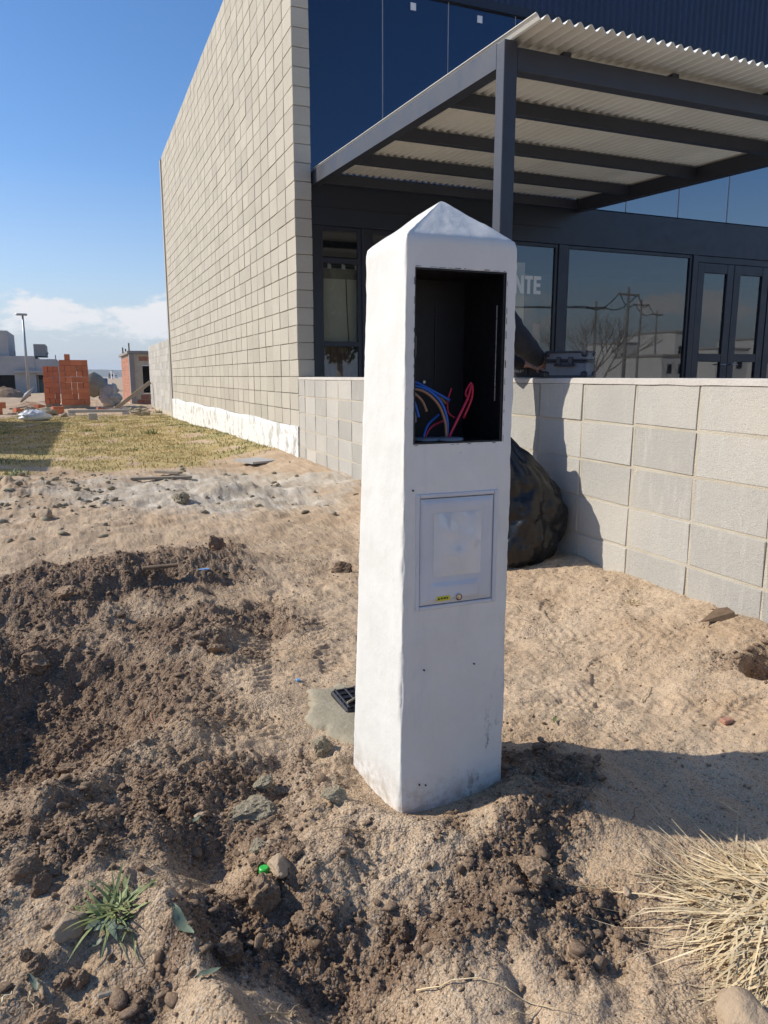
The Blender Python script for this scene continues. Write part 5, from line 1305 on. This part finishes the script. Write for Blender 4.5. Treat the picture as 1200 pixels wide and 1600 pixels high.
for i, (a, b_, lab) in enumerate((((245, 743), (282, 742), 'thin grey lath on the pale crust, farther one'), ((205, 751), (300, 750), 'long grey lath half buried in the pale crust'), ((385, 723), (415, 719), 'flat concrete tile lying beside the grass'))):
    q0, q1 = gpt(*a), gpt(*b_); w = .04 if i < 2 else .18
    d = (q1 - q0) / np.linalg.norm(q1 - q0); s = np.array([-d[1], d[0], 0]) * w; u = np.array([0, 0, .025])
    z = max(q0[2], q1[2]) + .01; q0[2] = q1[2] = z
    bb = MB().add([q0 - s, q1 - s, q1 + s, q0 + s, q0 - s + u, q1 - s + u, q1 + s + u, q0 + s + u], [(0, 3, 2, 1), (4, 5, 6, 7), (0, 1, 5, 4), (1, 2, 6, 5), (2, 3, 7, 6), (3, 0, 4, 7)])
    tag(bb.obj('timber_lath' if i < 2 else 'concrete_tile', 'timber' if i < 2 else 'concrete'), lab, 'timber' if i < 2 else 'tile')
# lawn between the wall and the lot: short turf
def turf(name, mat, n, region, h0, h1, w0, w1, green, seed, lab):
    r = np.random.default_rng(seed); P = []
    while len(P) < n:
        x = r.uniform(region[0], region[1], 5000); y = r.uniform(region[2], region[3], 5000); m, p, t = masks(x, y)
        pg_ = np.clip(0.5 + 1.2 * fbm(x, y, 0.9, 3, 120) + 0.9 * sst(1.2, 2.4, x) - 0.45, 0, 1)
        k = r.random(5000) < np.clip(t * 1.3 - .2, 0, 1) * (pg_ if green else 1.05 - pg_) * (0.35 + 0.65 * (fbm(x, y, 3, 2, 130) > -0.1))
        P += list(zip(x[k], y[k]))
    P = np.array(P[:n]); z = height(P[:, 0], P[:, 1]) - 0.004; L = r.uniform(h0, h1, n); az = r.uniform(0, 6.28, n); ln = r.uniform(.2, 1.25, n); w = r.uniform(w0, w1, n)
    wz = r.uniform(0, 6.28, n); sx, sy = np.cos(wz) * w, np.sin(wz) * w
    tx, ty, tz = P[:, 0] + np.cos(az) * np.sin(ln) * L, P[:, 1] + np.sin(az) * np.sin(ln) * L, z + np.cos(ln) * L
    co = np.stack([np.stack([P[:, 0] - sx, P[:, 1] - sy, z], 1), np.stack([P[:, 0] + sx, P[:, 1] + sy, z], 1), np.stack([tx, ty, tz], 1)], 1).reshape(-1, 3)
    fa = np.arange(3 * n).reshape(-1, 3); me = bpy.data.meshes.new(name); me.vertices.add(3 * n); me.vertices.foreach_set('co', co.ravel())
    me.loops.add(3 * n); me.loops.foreach_set('vertex_index', fa.ravel().astype(np.int32)); me.polygons.add(n); me.polygons.foreach_set('loop_start', np.arange(0, 3 * n, 3)); me.polygons.foreach_set('loop_total', np.full(n, 3))
    me.materials.append(M[mat]); me.update(); o = kind(link(name, me), 'stuff'); o['label'] = lab
turf('dry_turf', 'grass_dry', 48000, (-4, 2.45, 8.2, 24.5), .02, .055, .003, .008, False, 21, 'short dry yellow turf beside the wall')
turf('green_turf', 'grass_green', 13000, (-4, 2.45, 8.2, 24.5), .02, .06, .003, .008, True, 22, 'short green turf along the wall foot')
for px, py, s, lab in ((235, 678, .20, 'low green weed clump in the grass near the wall'), (175, 672, .12, 'small weed clump in the middle of the grass'), (138, 674, .12, 'small dark weed clump left in the grass'), (250, 645, .22, 'weed at the foot of the rear wall'), (28, 742, .16, 'green weed at the left edge of the grey crust'), (165, 659, .11, 'little weed in front of the concrete beam'), (8, 678, .15, 'dark weed at the left border of the grass'), (990, 942, .05, 'tiny dry grass sprig near the low wall')):
    g = gpt(px, py); t = thing('weed_clump', lab, 'weed', tuple(g), 'weeds in the lot')
    def fn(r, g=g, s=s):
        base = g + np.array([r.gauss(0, s * .35), r.gauss(0, s * .35), -.005]); return arch(base, r.uniform(0, 6.28), r.uniform(.4, 1) * s, r.uniform(.3, 1.2), r.uniform(0, .4), 4), r.uniform(.06, .11) * s
    blades('leaves', 'leaf_green' if py < 900 else 'straw', 60, fn, px, t)
# ================================================================== building site behind
# hollow bricks stacked on pallets
def hollow_brick(name, W, Dp, H):
    b = MB(); n = 3                                   # open end with holes facing -Y
    b.box((0, 0.012, 0), (W, Dp, H)); t = W * 0.09
    b.box((0, 0, 0), (t, 0.012, H)); b.box((W - t, 0, 0), (W, 0.012, H)); b.box((t, 0, 0), (W - t, 0.012, t)); b.box((t, 0, H - t), (W - t, 0.012, H))
    return b.mesh(name, 'brick')
def plain_brick(name, W, Dp, H): return MB().cbox((0, 0, 0), (W, Dp, H), 0.004).mesh(name, 'brick')
def stack(px0, px1, py, hpx, label, seed, steps):
    a, b_ = onz(px0, py, -0.02), onz(px1, py, -0.02); Y = a[1]; x0 = a[0]; b_ = onY(px1, py, Y); Wd = b_[0] - x0
    z0 = gz((a[0] + b_[0]) / 2, Y) ; topz = onY(px0, py - hpx, Y)[2]
    nc = max(3, round(Wd / 0.19)); w = Wd / nc; nr = round((topz - z0 - 0.1) / .185); h = (topz - z0 - .1) / nr
    t = thing('brick_stack', label, 'bricks', (x0, Y, z0), 'stacks of hollow bricks')
    bl = [plain_brick('brick', 2 * w - .008, .33, h - .006), plain_brick('brick', w - .008, .33, h - .006), hollow_brick('brick', w - .008, .33, h - .006)]
    r = random.Random(seed)
    MB().box((x0 + .02, Y + .02, z0 - .05), (x0 + Wd - .02, Y + .66, z0 + .1)).obj('pallet', 'timber', t)
    for layer in range(3):
        for row in range(nr + 2):
            c = 0
            while c < nc:
                if row >= nr - steps(c / nc): c += 1; continue
                if layer and c not in (0, nc - 1) and row < nr - 2: c += 1; continue
                two = c + 1 < nc and row < nr - steps((c + 1) / nc) and r.random() < .45 and not layer
                k = 0 if two else (2 if r.random() < .22 else 1)
                link('brick', bl[k], t, (x0 + c * w + .004 + r.uniform(-.008, .008), Y + layer * .336 + r.uniform(-.012, .012), z0 + .1 + row * h))
                c += 2 if two else 1
    return t
stack(97, 142, 640, 78, 'taller stack of orange hollow bricks with a stepped top', 1, lambda u: -1 if .15 < u < .38 else (0 if u < .85 else 1))
stack(71, 95, 636, 64, 'shorter stack of orange hollow bricks at the left', 2, lambda u: 0)
p = onz(2, 648, -.02)
for k in range(3):
    tag(link('brick', plain_brick('loose_brick', .33, .18, .18), None, (p[0] - .3 + .05 * k, p[1] + .0, gz(p[0], p[1]) + .18 * (k % 2) * 0 + (0 if k < 2 else .18)), None) if k != 1 else link('brick', plain_brick('loose_brick', .33, .18, .18), None, (p[0] - .62, p[1], gz(p[0], p[1]))), ['loose orange brick at the left border, nearest', 'loose orange brick at the left border, farthest left', 'loose orange brick lying on top of another at left'][k], 'brick', 'loose bricks')
# unfinished grey house
GY_ = 55.0
def gh(px, py): q = onY(px, py, GY_); return q[0], q[2]
hs_ = thing('grey_house', 'unfinished grey rendered house with dark openings at far left', 'house', (gh(40, 610)[0], GY_, -.02))
xl, xr = gh(-70, 600)[0], gh(70, 600)[0]; zt = gh(30, 556)[1]
def wallx(pa, pb, ya, yb, dep, name, mat, off=0):
    x0, z1 = gh(pa, ya); x1, _ = gh(pb, ya); z0 = -.3 if yb is None else gh(pb, yb)[1]
    return MB().box((x0, GY_ + off, z0), (x1, GY_ + dep, z1)).obj(name, mat, hs_)
# front wall pieced round the openings
wallx(-70, -10, 556, None, 9, 'wall', 'concrete'); wallx(-9.9, 20, 556, 586, 9, 'lintel', 'concrete'); wallx(20.1, 54, 556, None, 9, 'wall', 'concrete')
wallx(54.1, 72, 561, 586, 9, 'lintel', 'concrete'); wallx(72.1, 88, 561, None, 9, 'wall', 'concrete'); wallx(88.1, 97, 565.5, None, 9, 'wall', 'concrete')
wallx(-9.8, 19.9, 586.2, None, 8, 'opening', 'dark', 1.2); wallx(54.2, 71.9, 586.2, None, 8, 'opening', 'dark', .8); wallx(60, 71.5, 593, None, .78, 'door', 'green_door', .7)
wallx(57.5, 59.5, 587, None, .6, 'door_frame', 'concrete', .4)
wallx(-30, 9.5, 515, 556, 7, 'roof_tank_room', 'concrete', .5); wallx(51, 70, 537, 556.2, 5, 'water_tank_tower', 'concrete_dark', .6)
wallx(22, 69, 579, 582.5, -.001, 'ledge', 'concrete', -.35)
for px, h in ((21.5, 548), (86, 554)): x, z = gh(px, h); MB().tube([(x, GY_ + 1, gh(px, 562)[1]), (x, GY_ + 1, z)], .03, 6).obj('rebar', 'timber_dark', hs_)
x, z = gh(74, 550); MB().tube([(gh(72, 556)[0], GY_ + 1, gh(72, 556)[1]), (x, GY_ + 1, z)], .06, 6).obj('pipe', 'concrete_dark', hs_)
# street lamp
LY = 46.0; q = onY(45.4, 612, LY); zt = onY(38, 492, LY)[2]
lm = thing('street_lamp', 'thin grey street lamp post before the grey house', 'lamp', (q[0], LY, 0))
MB().tube([(q[0], LY, -.2), (q[0], LY, zt * .55), (q[0], LY, zt - .05)], .085, 10, 0, .05).obj('post', 'galv', lm, smooth=True)
MB().cbox((q[0] - .34, LY - .13, zt - .04), (q[0] + .24, LY + .13, zt + .07), .04).obj('lamp_head', 'galv', lm)
# unfinished brick room
c = onz(206, 632, -.02); BX, BY = c[0], c[1]; xl = onY(188, 600, BY)[0]
zt = onY(206, 548, BY)[2]; xr = BX + 4.2
br = thing('brick_room', 'small unfinished brick building with concrete corner post and doorway', 'building', (BX, BY, -.02))
# left face is seen running back from the corner post
dep = 6.4; CW = .19
MB().cbox((BX, BY, -.2), (BX + CW, BY + .3, zt - .12), .01).obj('corner_post', 'concrete_dark', br)
MB().cbox((BX - .06, BY - .06, zt - .118), (xr, BY + dep, zt), .01).obj('roof_slab', 'concrete_dark', br)
dx0 = onY(223, 580, BY)[0]; dz0, dz1 = onY(223, 615, BY)[2], onY(223, 571, BY)[2]
MB().box((BX + .06, BY + .02, -.2), (BX + .22, BY + dep, zt - .13)).obj('wall', 'mortar_low', br)
MB().box((BX + CW + .002, BY + .06, -.2), (dx0, BY + .2, zt - .13)).obj('wall', 'mortar_low', br)
MB().box((dx0 + .001, BY + .06, -.2), (xr, BY + .2, dz0)).obj('wall', 'mortar_low', br); MB().box((dx0 + .001, BY + .06, dz1), (xr, BY + .2, zt - .13)).obj('wall', 'mortar_low', br)
MB().box((dx0, BY + 1.2, dz0), (xr, BY + 1.25, dz1)).obj('doorway_shade', 'dark', br)  # near-black sheet stands in for the shade inside the doorway
bA = MB().cbox((0, 0, 0), (.03, .32, .175), .004).mesh('brick', 'brick_pale'); bB = MB().cbox((0, 0, 0), (.32, .03, .175), .004).mesh('brick', 'brick_pale')
nr = int((zt - .15) / .19)
for r_ in range(nr):
    z = .0 + .19 * r_
    for k in range(19):
        y = BY + .32 + .335 * k - (.16 if r_ % 2 else 0)
        if y > BY + .3 and y + .32 < BY + dep: link('brick', bA, br, (BX + .045 + random.uniform(-.003, .003), y, z))
    for k in range(13):
        x = BX + CW + .01 + .335 * k - (.16 if r_ % 2 else 0)
        if x < BX + CW: continue
        inside = x + .32 > dx0 and z + .175 > dz0 and z < dz1
        if not inside and x + .32 < xr: link('brick', bB, br, (x, BY + .045 + random.uniform(-.003, .003), z))
for px, py in ((191.5, 543), (196, 545), (201, 536)):
    k = (206 - px) / 18 * 2.6; yy = BY + k; q = onY(px, py, yy); MB().tube([(q[0], yy, zt - .05), (q[0], yy, q[2])], .03, 6).obj('rebar', 'timber_dark', br)
# concrete beam on blocks
a, b_ = onz(106, 648, .0), onz(200, 648, .0); Y = a[1] - .2
x0, x1 = onY(106, 643, Y)[0], onY(200, 643, Y)[0]; zb = onY(150, 644.5, Y)[2]; zt_ = onY(150, 640, Y)[2]
tag(MB().cbox((x0, Y, zb), (x1, Y + .16, zt_), .01).obj('concrete_beam', 'concrete'), 'long precast concrete beam lying in front of the bricks', 'beam')
for i, px in enumerate((112, 197)):
    q = onY(px, 646, Y); tag(MB().cbox((q[0] - .10, Y - .05, -.06), (q[0] + .10, Y + .2, zb - .003), .01).obj('support_block', 'coping'), ('left', 'right')[i] + ' block propping up the long concrete beam', 'block', 'blocks under the beam')
q = onz(145.5, 655, -.01); tag(MB().cbox((q[0] - .11, q[1] - .1, -.05), (q[0] + .11, q[1] + .1, onY(145, 645.5, q[1])[2]), .01).obj('loose_block', 'concrete'), 'single grey block standing before the long beam', 'block')
# leaning plank
q0 = onz(178, 640, 0); Y = 26.6; q0 = onY(178, 641, Y); q1 = onY(235, 597, Y)
d = np.array([q1[0] - q0[0], 0, q1[2] - q0[2]]); d /= np.linalg.norm(d); n_ = np.array([-d[2], 0, d[0]]) * .06; w = np.array([0, .1, 0])
vs = [q0 - n_, q1 - n_, q1 + n_, q0 + n_]; tag(MB().add([*vs, *[v + w for v in vs]], [(0, 1, 2, 3), (7, 6, 5, 4), (0, 4, 5, 1), (1, 5, 6, 2), (2, 6, 7, 3), (3, 7, 4, 0)]).obj('leaning_plank', 'timber'), 'pale plank leaning up against the rear wall', 'plank')
# cement mixer
q = onz(152, 636, -.02); mx_, my_ = q[0], q[1]
mxr = thing('cement_mixer', 'old cement mixer with round drum between bricks and brick room', 'mixer', (mx_, my_, -.02))
V, F = ICO3; s0 = .42
zc_ = onY(150, 601, my_)[2]; 
prof = [(.05, -.42), (.26, -.40), (.40, -.22), (.42, 0), (.36, .20), (.24, .40), (.22, .42), (.20, .38)]
dr = MB().lathe((0, 0, 0), prof, 24); Rm = Matrix.Rotation(math.radians(-28), 3, 'Y')
dr.v = [tuple(Vector(Rm @ Vector(v)) + Vector((mx_ - .05, my_, zc_))) for v in dr.v]; dr.obj('drum', 'mixer_drum', mxr, smooth=True)
for sx in (-.38, .38):
    MB().tube([(mx_ + sx, my_ - .25, -.05), (mx_ + sx * .9, my_, zc_)], .035, 8).tube([(mx_ + sx, my_ + .3, -.05), (mx_ + sx * .9, my_, zc_)], .035, 8).obj('frame_leg', 'black_frame', mxr)
    whl = MB().lathe((0, 0, 0), [(.02, -.04), (.17, -.04), (.19, 0), (.17, .04), (.02, .04)], 18); whl.v = [(mx_ + sx * 1.15 + z, my_ + .25 + y, .16 + x) for x, y, z in whl.v]; whl.obj('wheel', 'dark', mxr, smooth=True)
MB().cbox((mx_ + .1, my_ - .2, .35), (mx_ + .45, my_ + .1, .75), .02).obj('motor_box', 'sack', mxr)
# sacks heaped beside it
sk = [rock_mesh('sack', 'sack', 900 + k, ICO3, .2, .05) for k in range(3)]
for i, (px, py, sx, sy, sz, lab) in enumerate(((172, 632, .34, .28, .46, 'tall dusty sack leaning right of the cement mixer'), (178, 622, .40, .3, .22, 'pale sack lying on top of the sack heap'), (166, 636, .26, .22, .32, 'white sack at the foot of the mixer'), (183, 634, .22, .2, .3, 'brown sack beside the brick room wall'), (174, 607, .3, .26, .22, 'white crumpled sack at the top of the heap'))):
    q = onY(px, py, my_ - .35 + .12 * i); tag(link('sack', sk[i % 3], None, (q[0], q[1], max(q[2], sz * .8)), (0, 0, i * 1.3), (sx, sy, sz)), lab, 'sack', 'sacks beside the mixer')
# blue container roof and low far walls
q = onY(162, 592, 60); tag(corr_box := MB().cbox((onY(157, 592, 60)[0], 60, -.2), (onY(168, 592, 60)[0], 63, onY(162, 591, 60)[2]), .05).obj('blue_container', 'blue_tarp'), 'blue container far behind the sacks', 'container')
for i, (px, w, top, Yd, lab, mt) in enumerate(((172, 4, 594, 420, 'tiny grey house on the horizon by the container', 'concrete_dark'), (182, 6, 592, 520, 'pale house on the horizon beside the brick room', 'white_wall'), (176.5, 3, 596, 340, 'small white shed on the horizon', 'white_wall'))):
    x0, x1 = onY(px - w / 2, 600, Yd)[0], onY(px + w / 2, 600, Yd)[0]; z1 = onY(px, top - 8, Yd)[2] + 1.2
    t = thing('far_house', lab, 'house', ((x0 + x1) / 2, Yd, 0), 'houses on the horizon')
    MB().box((x0, Yd, -.3), (x1, Yd + 5, 2.6 + i * .4)).obj('wall', mt, t); MB().box((x0 - .2, Yd - .2, 2.6 + i * .4), (x1 + .2, Yd + 5.2, 2.8 + i * .4)).obj('roof', 'concrete', t)
    MB().box(((x0 + x1) / 2 - .4, Yd - .03, 1.0), ((x0 + x1) / 2 + .4, Yd - .002, 2.0)).obj('window', 'dark', t)
# far low hills
b = MB(); n = 160; vs = []
for i in range(n + 1):
    a = math.radians(-70 + 140 * i / n); R = 1500; h = 11 + 9 * mnoise.noise((i * .09, 2, 0)) + 4 * mnoise.noise((i * .4, 5, 0))
    for rr, zz in ((R - 250, -2), (R, max(h, 2)), (R + 300, -2)): vs.append((rr * math.sin(a), rr * math.cos(a), zz))
b.add(vs, [f for i in range(n) for f in ((3 * i, 3 * i + 3, 3 * i + 4, 3 * i + 1), (3 * i + 1, 3 * i + 4, 3 * i + 5, 3 * i + 2))])
kind(b.obj('hills', 'hill', None, smooth=True), 'structure')
# earth heaps and rubble in front of the grey house
def heap(px, py, wpx, hpx, label, mat, seed):
    q = onz(px, py, -.02); s = px_size(q); R = wpx * s / 2; H = hpx * s; n = 40; b = MB(); vs = []
    for i in range(n):
        for j in range(n):
            u, v = (i / (n - 1) - .5) * 2.2, (j / (n - 1) - .5) * 2.2; x, y = u * R, v * R * .8
            d = math.hypot(u, v); h = H * max(0, 1 - d ** 1.6) + .25 * H * mnoise.noise((u * 4, v * 4, seed)) * max(0, 1 - d) + .12 * H * mnoise.noise((u * 11, v * 11, seed)) * max(0, 1.05 - d)
            vs.append((q[0] + x, q[1] + R + y, h - .06))
    b.add(vs, [(i * n + j, (i + 1) * n + j, (i + 1) * n + j + 1, i * n + j + 1) for i in range(n - 1) for j in range(n - 1)])
    o = b.obj('earth_heap' if mat != 'cement_lump' else 'rubble_heap', mat, None, smooth=True)
    return tag(o, label, 'heap', 'heaps on the building site')
heap(8, 622, 70, 18, 'brown earth heap before the grey house', 'clod', 1)
heap(42, 636, 60, 9, 'low tan earth heap left of the brick stacks', 'stone', 2)
heap(70, 643, 40, 8, 'grey rubble heap at the foot of the brick stacks', 'cement_lump', 3)
heap(222, 640, 34, 7, 'grey rubble heap at the foot of the brick room', 'cement_lump', 4)
heap(205, 644, 24, 9, 'small rubble pile beside the leaning plank', 'cement_lump', 5)
q = onz(43, 628, -.02); 
pr = MB().lathe((0, 0, 0), [(.2, -.35), (.26, -.34), (.26, .3), (.22, .34), (.05, .34)], 16); pr.v = [(q[0] + z * .6 + x * .5, q[1] + y, .28 + x * .9 + z * .45) for x, y, z in pr.v]
tag(pr.obj('plastic_drum', 'sack', None, smooth=True), 'pale drum tipped on its side in the rubble', 'drum')
q = onz(55, 657, 0.0); V, F = ICO3
tag(MB().add([(q[0] + .36 * p[0] * (1 + .3 * mnoise.noise(tuple(p * 2.5))), q[1] + .22 * p[1], max(-.01, gz(q[0], q[1]) + .11 + .16 * p[2] * (1 + .5 * mnoise.noise(tuple(p * 4 + 3))))) for p in V], F).obj('plastic_bag', 'clear_bag', None, smooth=True), 'crumpled pale plastic bag lying on the grass at left', 'bag')
# neighbour's half-built wall left of the picture (its shadow falls on the lawn)
nb = thing('neighbour_wall', 'half built block wall left of the lawn, outside the picture', 'wall', (-3.3, 15, 0))
for (y0, y1, h) in ((12.7, 21.6, 2.3), (10.7, 12.1, 2.35)):
    MB().box((-3.4, y0, -.1), (-3.2, y1, h)).obj('panel', 'block', nb)

# ================================================================== across the street (mirrored in the shop windows)
kind(MB().add([(-300, -14, -.012), (300, -14, -.012), (300, -7, -.012), (-300, -7, -.012)], [(0, 1, 2, 3)]).obj('road', 'asphalt'), 'structure')
def mirror(px, py, Yr):
    """point at real depth Yr whose image in the shop glass is seen at a photo pixel"""
    q = onY(px, py, 2 * FY - Yr); return q[0], q[2]
poles = []
for i, (px, top, Yr, lab) in enumerate(((983, 448, -18, 'tall utility pole across the street, nearest'), (1003, 468, -30, 'second utility pole across the street'), (1028, 486, -45, 'farther utility pole across the street'), (933, 470, -24, 'utility pole across the street beside the bare tree'))):
    x, z = mirror(px, top, Yr); t = thing('utility_pole', lab, 'pole', (x, Yr, 0), 'utility poles across the street')
    MB().tube([(x, Yr, -.3), (x, Yr, z)], .11, 10, 0, .07).obj('post', 'concrete_dark', t); MB().cbox((x - .8, Yr - .05, z - .5), (x + .8, Yr + .05, z - .38), .01).obj('crossarm', 'bark', t)
    poles.append((x, Yr, z))
wr = thing('power_lines', 'sagging power lines between the utility poles across the street', 'cable', (poles[0][0], poles[0][1], 0))
for (a, b_) in ((poles[3], poles[0]), (poles[0], poles[1]), (poles[1], poles[2]), ((poles[3][0] - 30, -22, 6.0), poles[3])):
    for k in (-.7, .7):
        MB().tube([(a[0] + (b_[0] - a[0]) * t + k, a[1] + (b_[1] - a[1]) * t, (a[2] + (b_[2] - a[2]) * t) - .36 - 2.0 * t * (1 - t)) for t in np.linspace(0, 1, 12)], .03, 5).obj('wire', 'dark', wr)
# bare tree
x, _ = mirror(925, 585, -16)
tr = thing('bare_tree', 'bare leafless tree across the street', 'tree', (x, -16, 0)); rt_ = random.Random(4); tb = MB(); tw = MB()
def branch(p, d, L, r, lev):
    e = p + d * L; m_ = p + d * L * .5 + np.array([rt_.uniform(-.06, .06), rt_.uniform(-.06, .06), 0]) * L
    (tb if lev < 2 else tw).tube([p, m_, e], r, 6 if lev < 2 else 4, 0, r * .65)
    if lev < 4:
        for _ in range(3 if lev < 3 else 2):
            a = d + np.array([rt_.uniform(-.75, .75), rt_.uniform(-.75, .75), rt_.uniform(-.1, .5)]); branch(e, a / np.linalg.norm(a), L * rt_.uniform(.62, .85), r * .6, lev + 1)
for k in range(4):
    a = np.array([rt_.uniform(-.5, .5), rt_.uniform(-.5, .5), 1.0]); branch(np.array([x + k * .2 - .3, -16, -.1]), a / np.linalg.norm(a), 1.6, .09, 0)
tb.obj('trunk', 'bark', tr); tw.obj('crown', 'bark', tr)
for i, (pa, pb, top, Yr, lab) in enumerate(((1055, 1085, 519, -60, 'tall white building across the street'), (1018, 1052, 523, -75, 'pale building with flat roof farther across the street'), (965, 1000, 536, -70, 'low pale building behind the bare tree across the street'), (1035, 1075, 556, -40, 'low white house with dark window across the street'), (1120, 1170, 545, -55, 'white house at the right across the street'), (1180, 1215, 530, -65, 'second white house at the right across the street'))):
    x0, z1 = mirror(pa, top, Yr); x1, _ = mirror(pb, top, Yr)
    t = thing('white_house', lab, 'house', ((x0 + x1) / 2, Yr, 0), 'houses across the street')
    MB().box((x0, Yr - 7, -.3), (x1, Yr, z1)).obj('wall', 'white_wall', t); MB().box((x0 - .15, Yr - 7.1, z1), (x1 + .15, Yr + .15, z1 + .2)).obj('roof', 'concrete', t)
    w = (x1 - x0)
    for k in (.2, .65): MB().box((x0 + w * k, Yr + .004, z1 * .45), (x0 + w * (k + .17), Yr + .05, z1 * .75)).obj('window', 'dark', t)

# leafy trees added across the street so the left window mirrors no sky
lf = MB().add([(-.5, 0, 0), (0, -.22, .06), (.5, 0, 0), (0, .22, .06)], [(0, 1, 2, 3)])
for i, (px, Yr, H, R, lab) in enumerate(((528, -20, 8.0, 2.4, 'added dense green tree across the street, nearest the block wall'), (600, -26, 8.5, 2.8, 'added dense green tree across the street, second from the block wall'), (680, -24, 7.0, 2.4, 'added smaller green tree across the street, third from the block wall'))):
    x, _ = mirror(px, 585, Yr); t = thing('added_tree', lab, 'tree', (x, Yr, 0), 'added leafy trees across the street'); r = np.random.default_rng(70 + i)
    MB().tube([(x, Yr, -.2), (x + .1, Yr, 1.5), (x, Yr, 3.6)], .2, 8, 0, .1).tube([(x, Yr, 2.0), (x + .8, Yr + .3, 4.2)], .1, 6, 0, .05).tube([(x, Yr, 2.2), (x - .8, Yr - .2, 4.6)], .1, 6, 0, .05).obj('trunk', 'bark', t)
    n = 3600; cl = r.normal(size=(26, 3)); cl /= np.linalg.norm(cl, axis=1)[:, None]; cl *= r.uniform(.3, 1, 26)[:, None] ** .5 * np.array([R * .8, R * .8, H * .30]); k = r.integers(0, 26, n)
    c = cl[k] + r.normal(size=(n, 3)) * R * .19 + np.array([x, Yr, H * .60]); b = MB(); sc = r.uniform(.14, .3, n)
    A = r.normal(size=(n, 3)); A /= np.linalg.norm(A, axis=1)[:, None]; Bv = np.cross(A, r.normal(size=(n, 3))); Bv /= np.linalg.norm(Bv, axis=1)[:, None]
    for q, a, bb, s_ in zip(c, A, Bv, sc): b.add([q - a * s_, q - bb * s_ * .5, q + a * s_, q + bb * s_ * .5], [(0, 1, 2, 3)])
    b.obj('crown', 'leaf_dark', t)

# site clutter round the stacks
for i, (px, py, rz, lab) in enumerate(((84, 644, .4, 'loose orange brick before the shorter stack'), (93, 646, 1.2, 'loose orange brick between the stack and the beam'), (60, 641, .9, 'loose orange brick left of the shorter stack'), (152, 643, .2, 'loose orange brick right of the taller stack'), (25, 645, .7, 'loose orange brick near the left earth heap'))):
    q = onz(px, py, 0); tag(link('brick', plain_brick('loose_brick', .33, .18, .18), None, (q[0], q[1], gz(q[0], q[1]) - .02), (0, .05 * i, rz)), lab, 'brick', 'loose bricks')
for i, (px0, py0, px1, py1, lab) in enumerate(((15, 648, 62, 645, 'weathered plank lying before the earth heaps'), (18, 640, 40, 636, 'short plank on the tan earth heap'), (208, 646, 228, 640, 'plank lying at the foot of the brick room'))):
    q0, q1 = onz(px0, py0, .03), onz(px1, py1, .03); d = (q1 - q0) / np.linalg.norm(q1 - q0); n_ = np.array([-d[1], d[0], 0]) * .07; u = np.array([0, 0, .05])
    tag(MB().add([q0 - n_, q1 - n_, q1 + n_, q0 + n_, q0 - n_ + u, q1 - n_ + u, q1 + n_ + u, q0 + n_ + u], [(0, 3, 2, 1), (4, 5, 6, 7), (0, 1, 5, 4), (1, 2, 6, 5), (2, 3, 7, 6), (3, 0, 4, 7)]).obj('plank', 'timber'), lab, 'plank', 'planks on the site')
for i, (px, py, r_, lab) in enumerate(((78, 648, .16, 'pale rubble stone left of the beam'), (100, 650, .10, 'small rubble stone under the beam end'), (215, 645, .18, 'rubble stone below the plank end'), (224, 648, .14, 'rubble stone at the rear wall foot'), (48, 646, .20, 'broken concrete lump near the drum'), (33, 650, .13, 'small concrete lump on the grass edge'))):
    q = onz(px, py, 0); tag(link('rubble_stone', ROCKS['cement_lump'][i % 4], None, (q[0], q[1], gz(q[0], q[1]) + r_ * .3), (0, 0, i), (r_ * 1.3, r_, r_ * .8)), lab, 'stone', 'rubble stones on the site')

# ================================================================== air
hz_m = bpy.data.materials.new('pale_haze'); t_ = nt(hz_m); o_ = t_.nodes.new('ShaderNodeOutputMaterial'); v_ = t_.nodes.new('ShaderNodeVolumePrincipled')
v_.inputs['Color'].default_value = (0.80, 0.88, 1.0, 1); v_.inputs['Density'].default_value = 0.0004; v_.inputs['Anisotropy'].default_value = 0.3
t_.links.new(v_.outputs[0], o_.inputs['Volume'])
kind(MB().box((-3000, -3000, -6), (3000, 3000, 40)).obj('haze', hz_m), 'stuff')
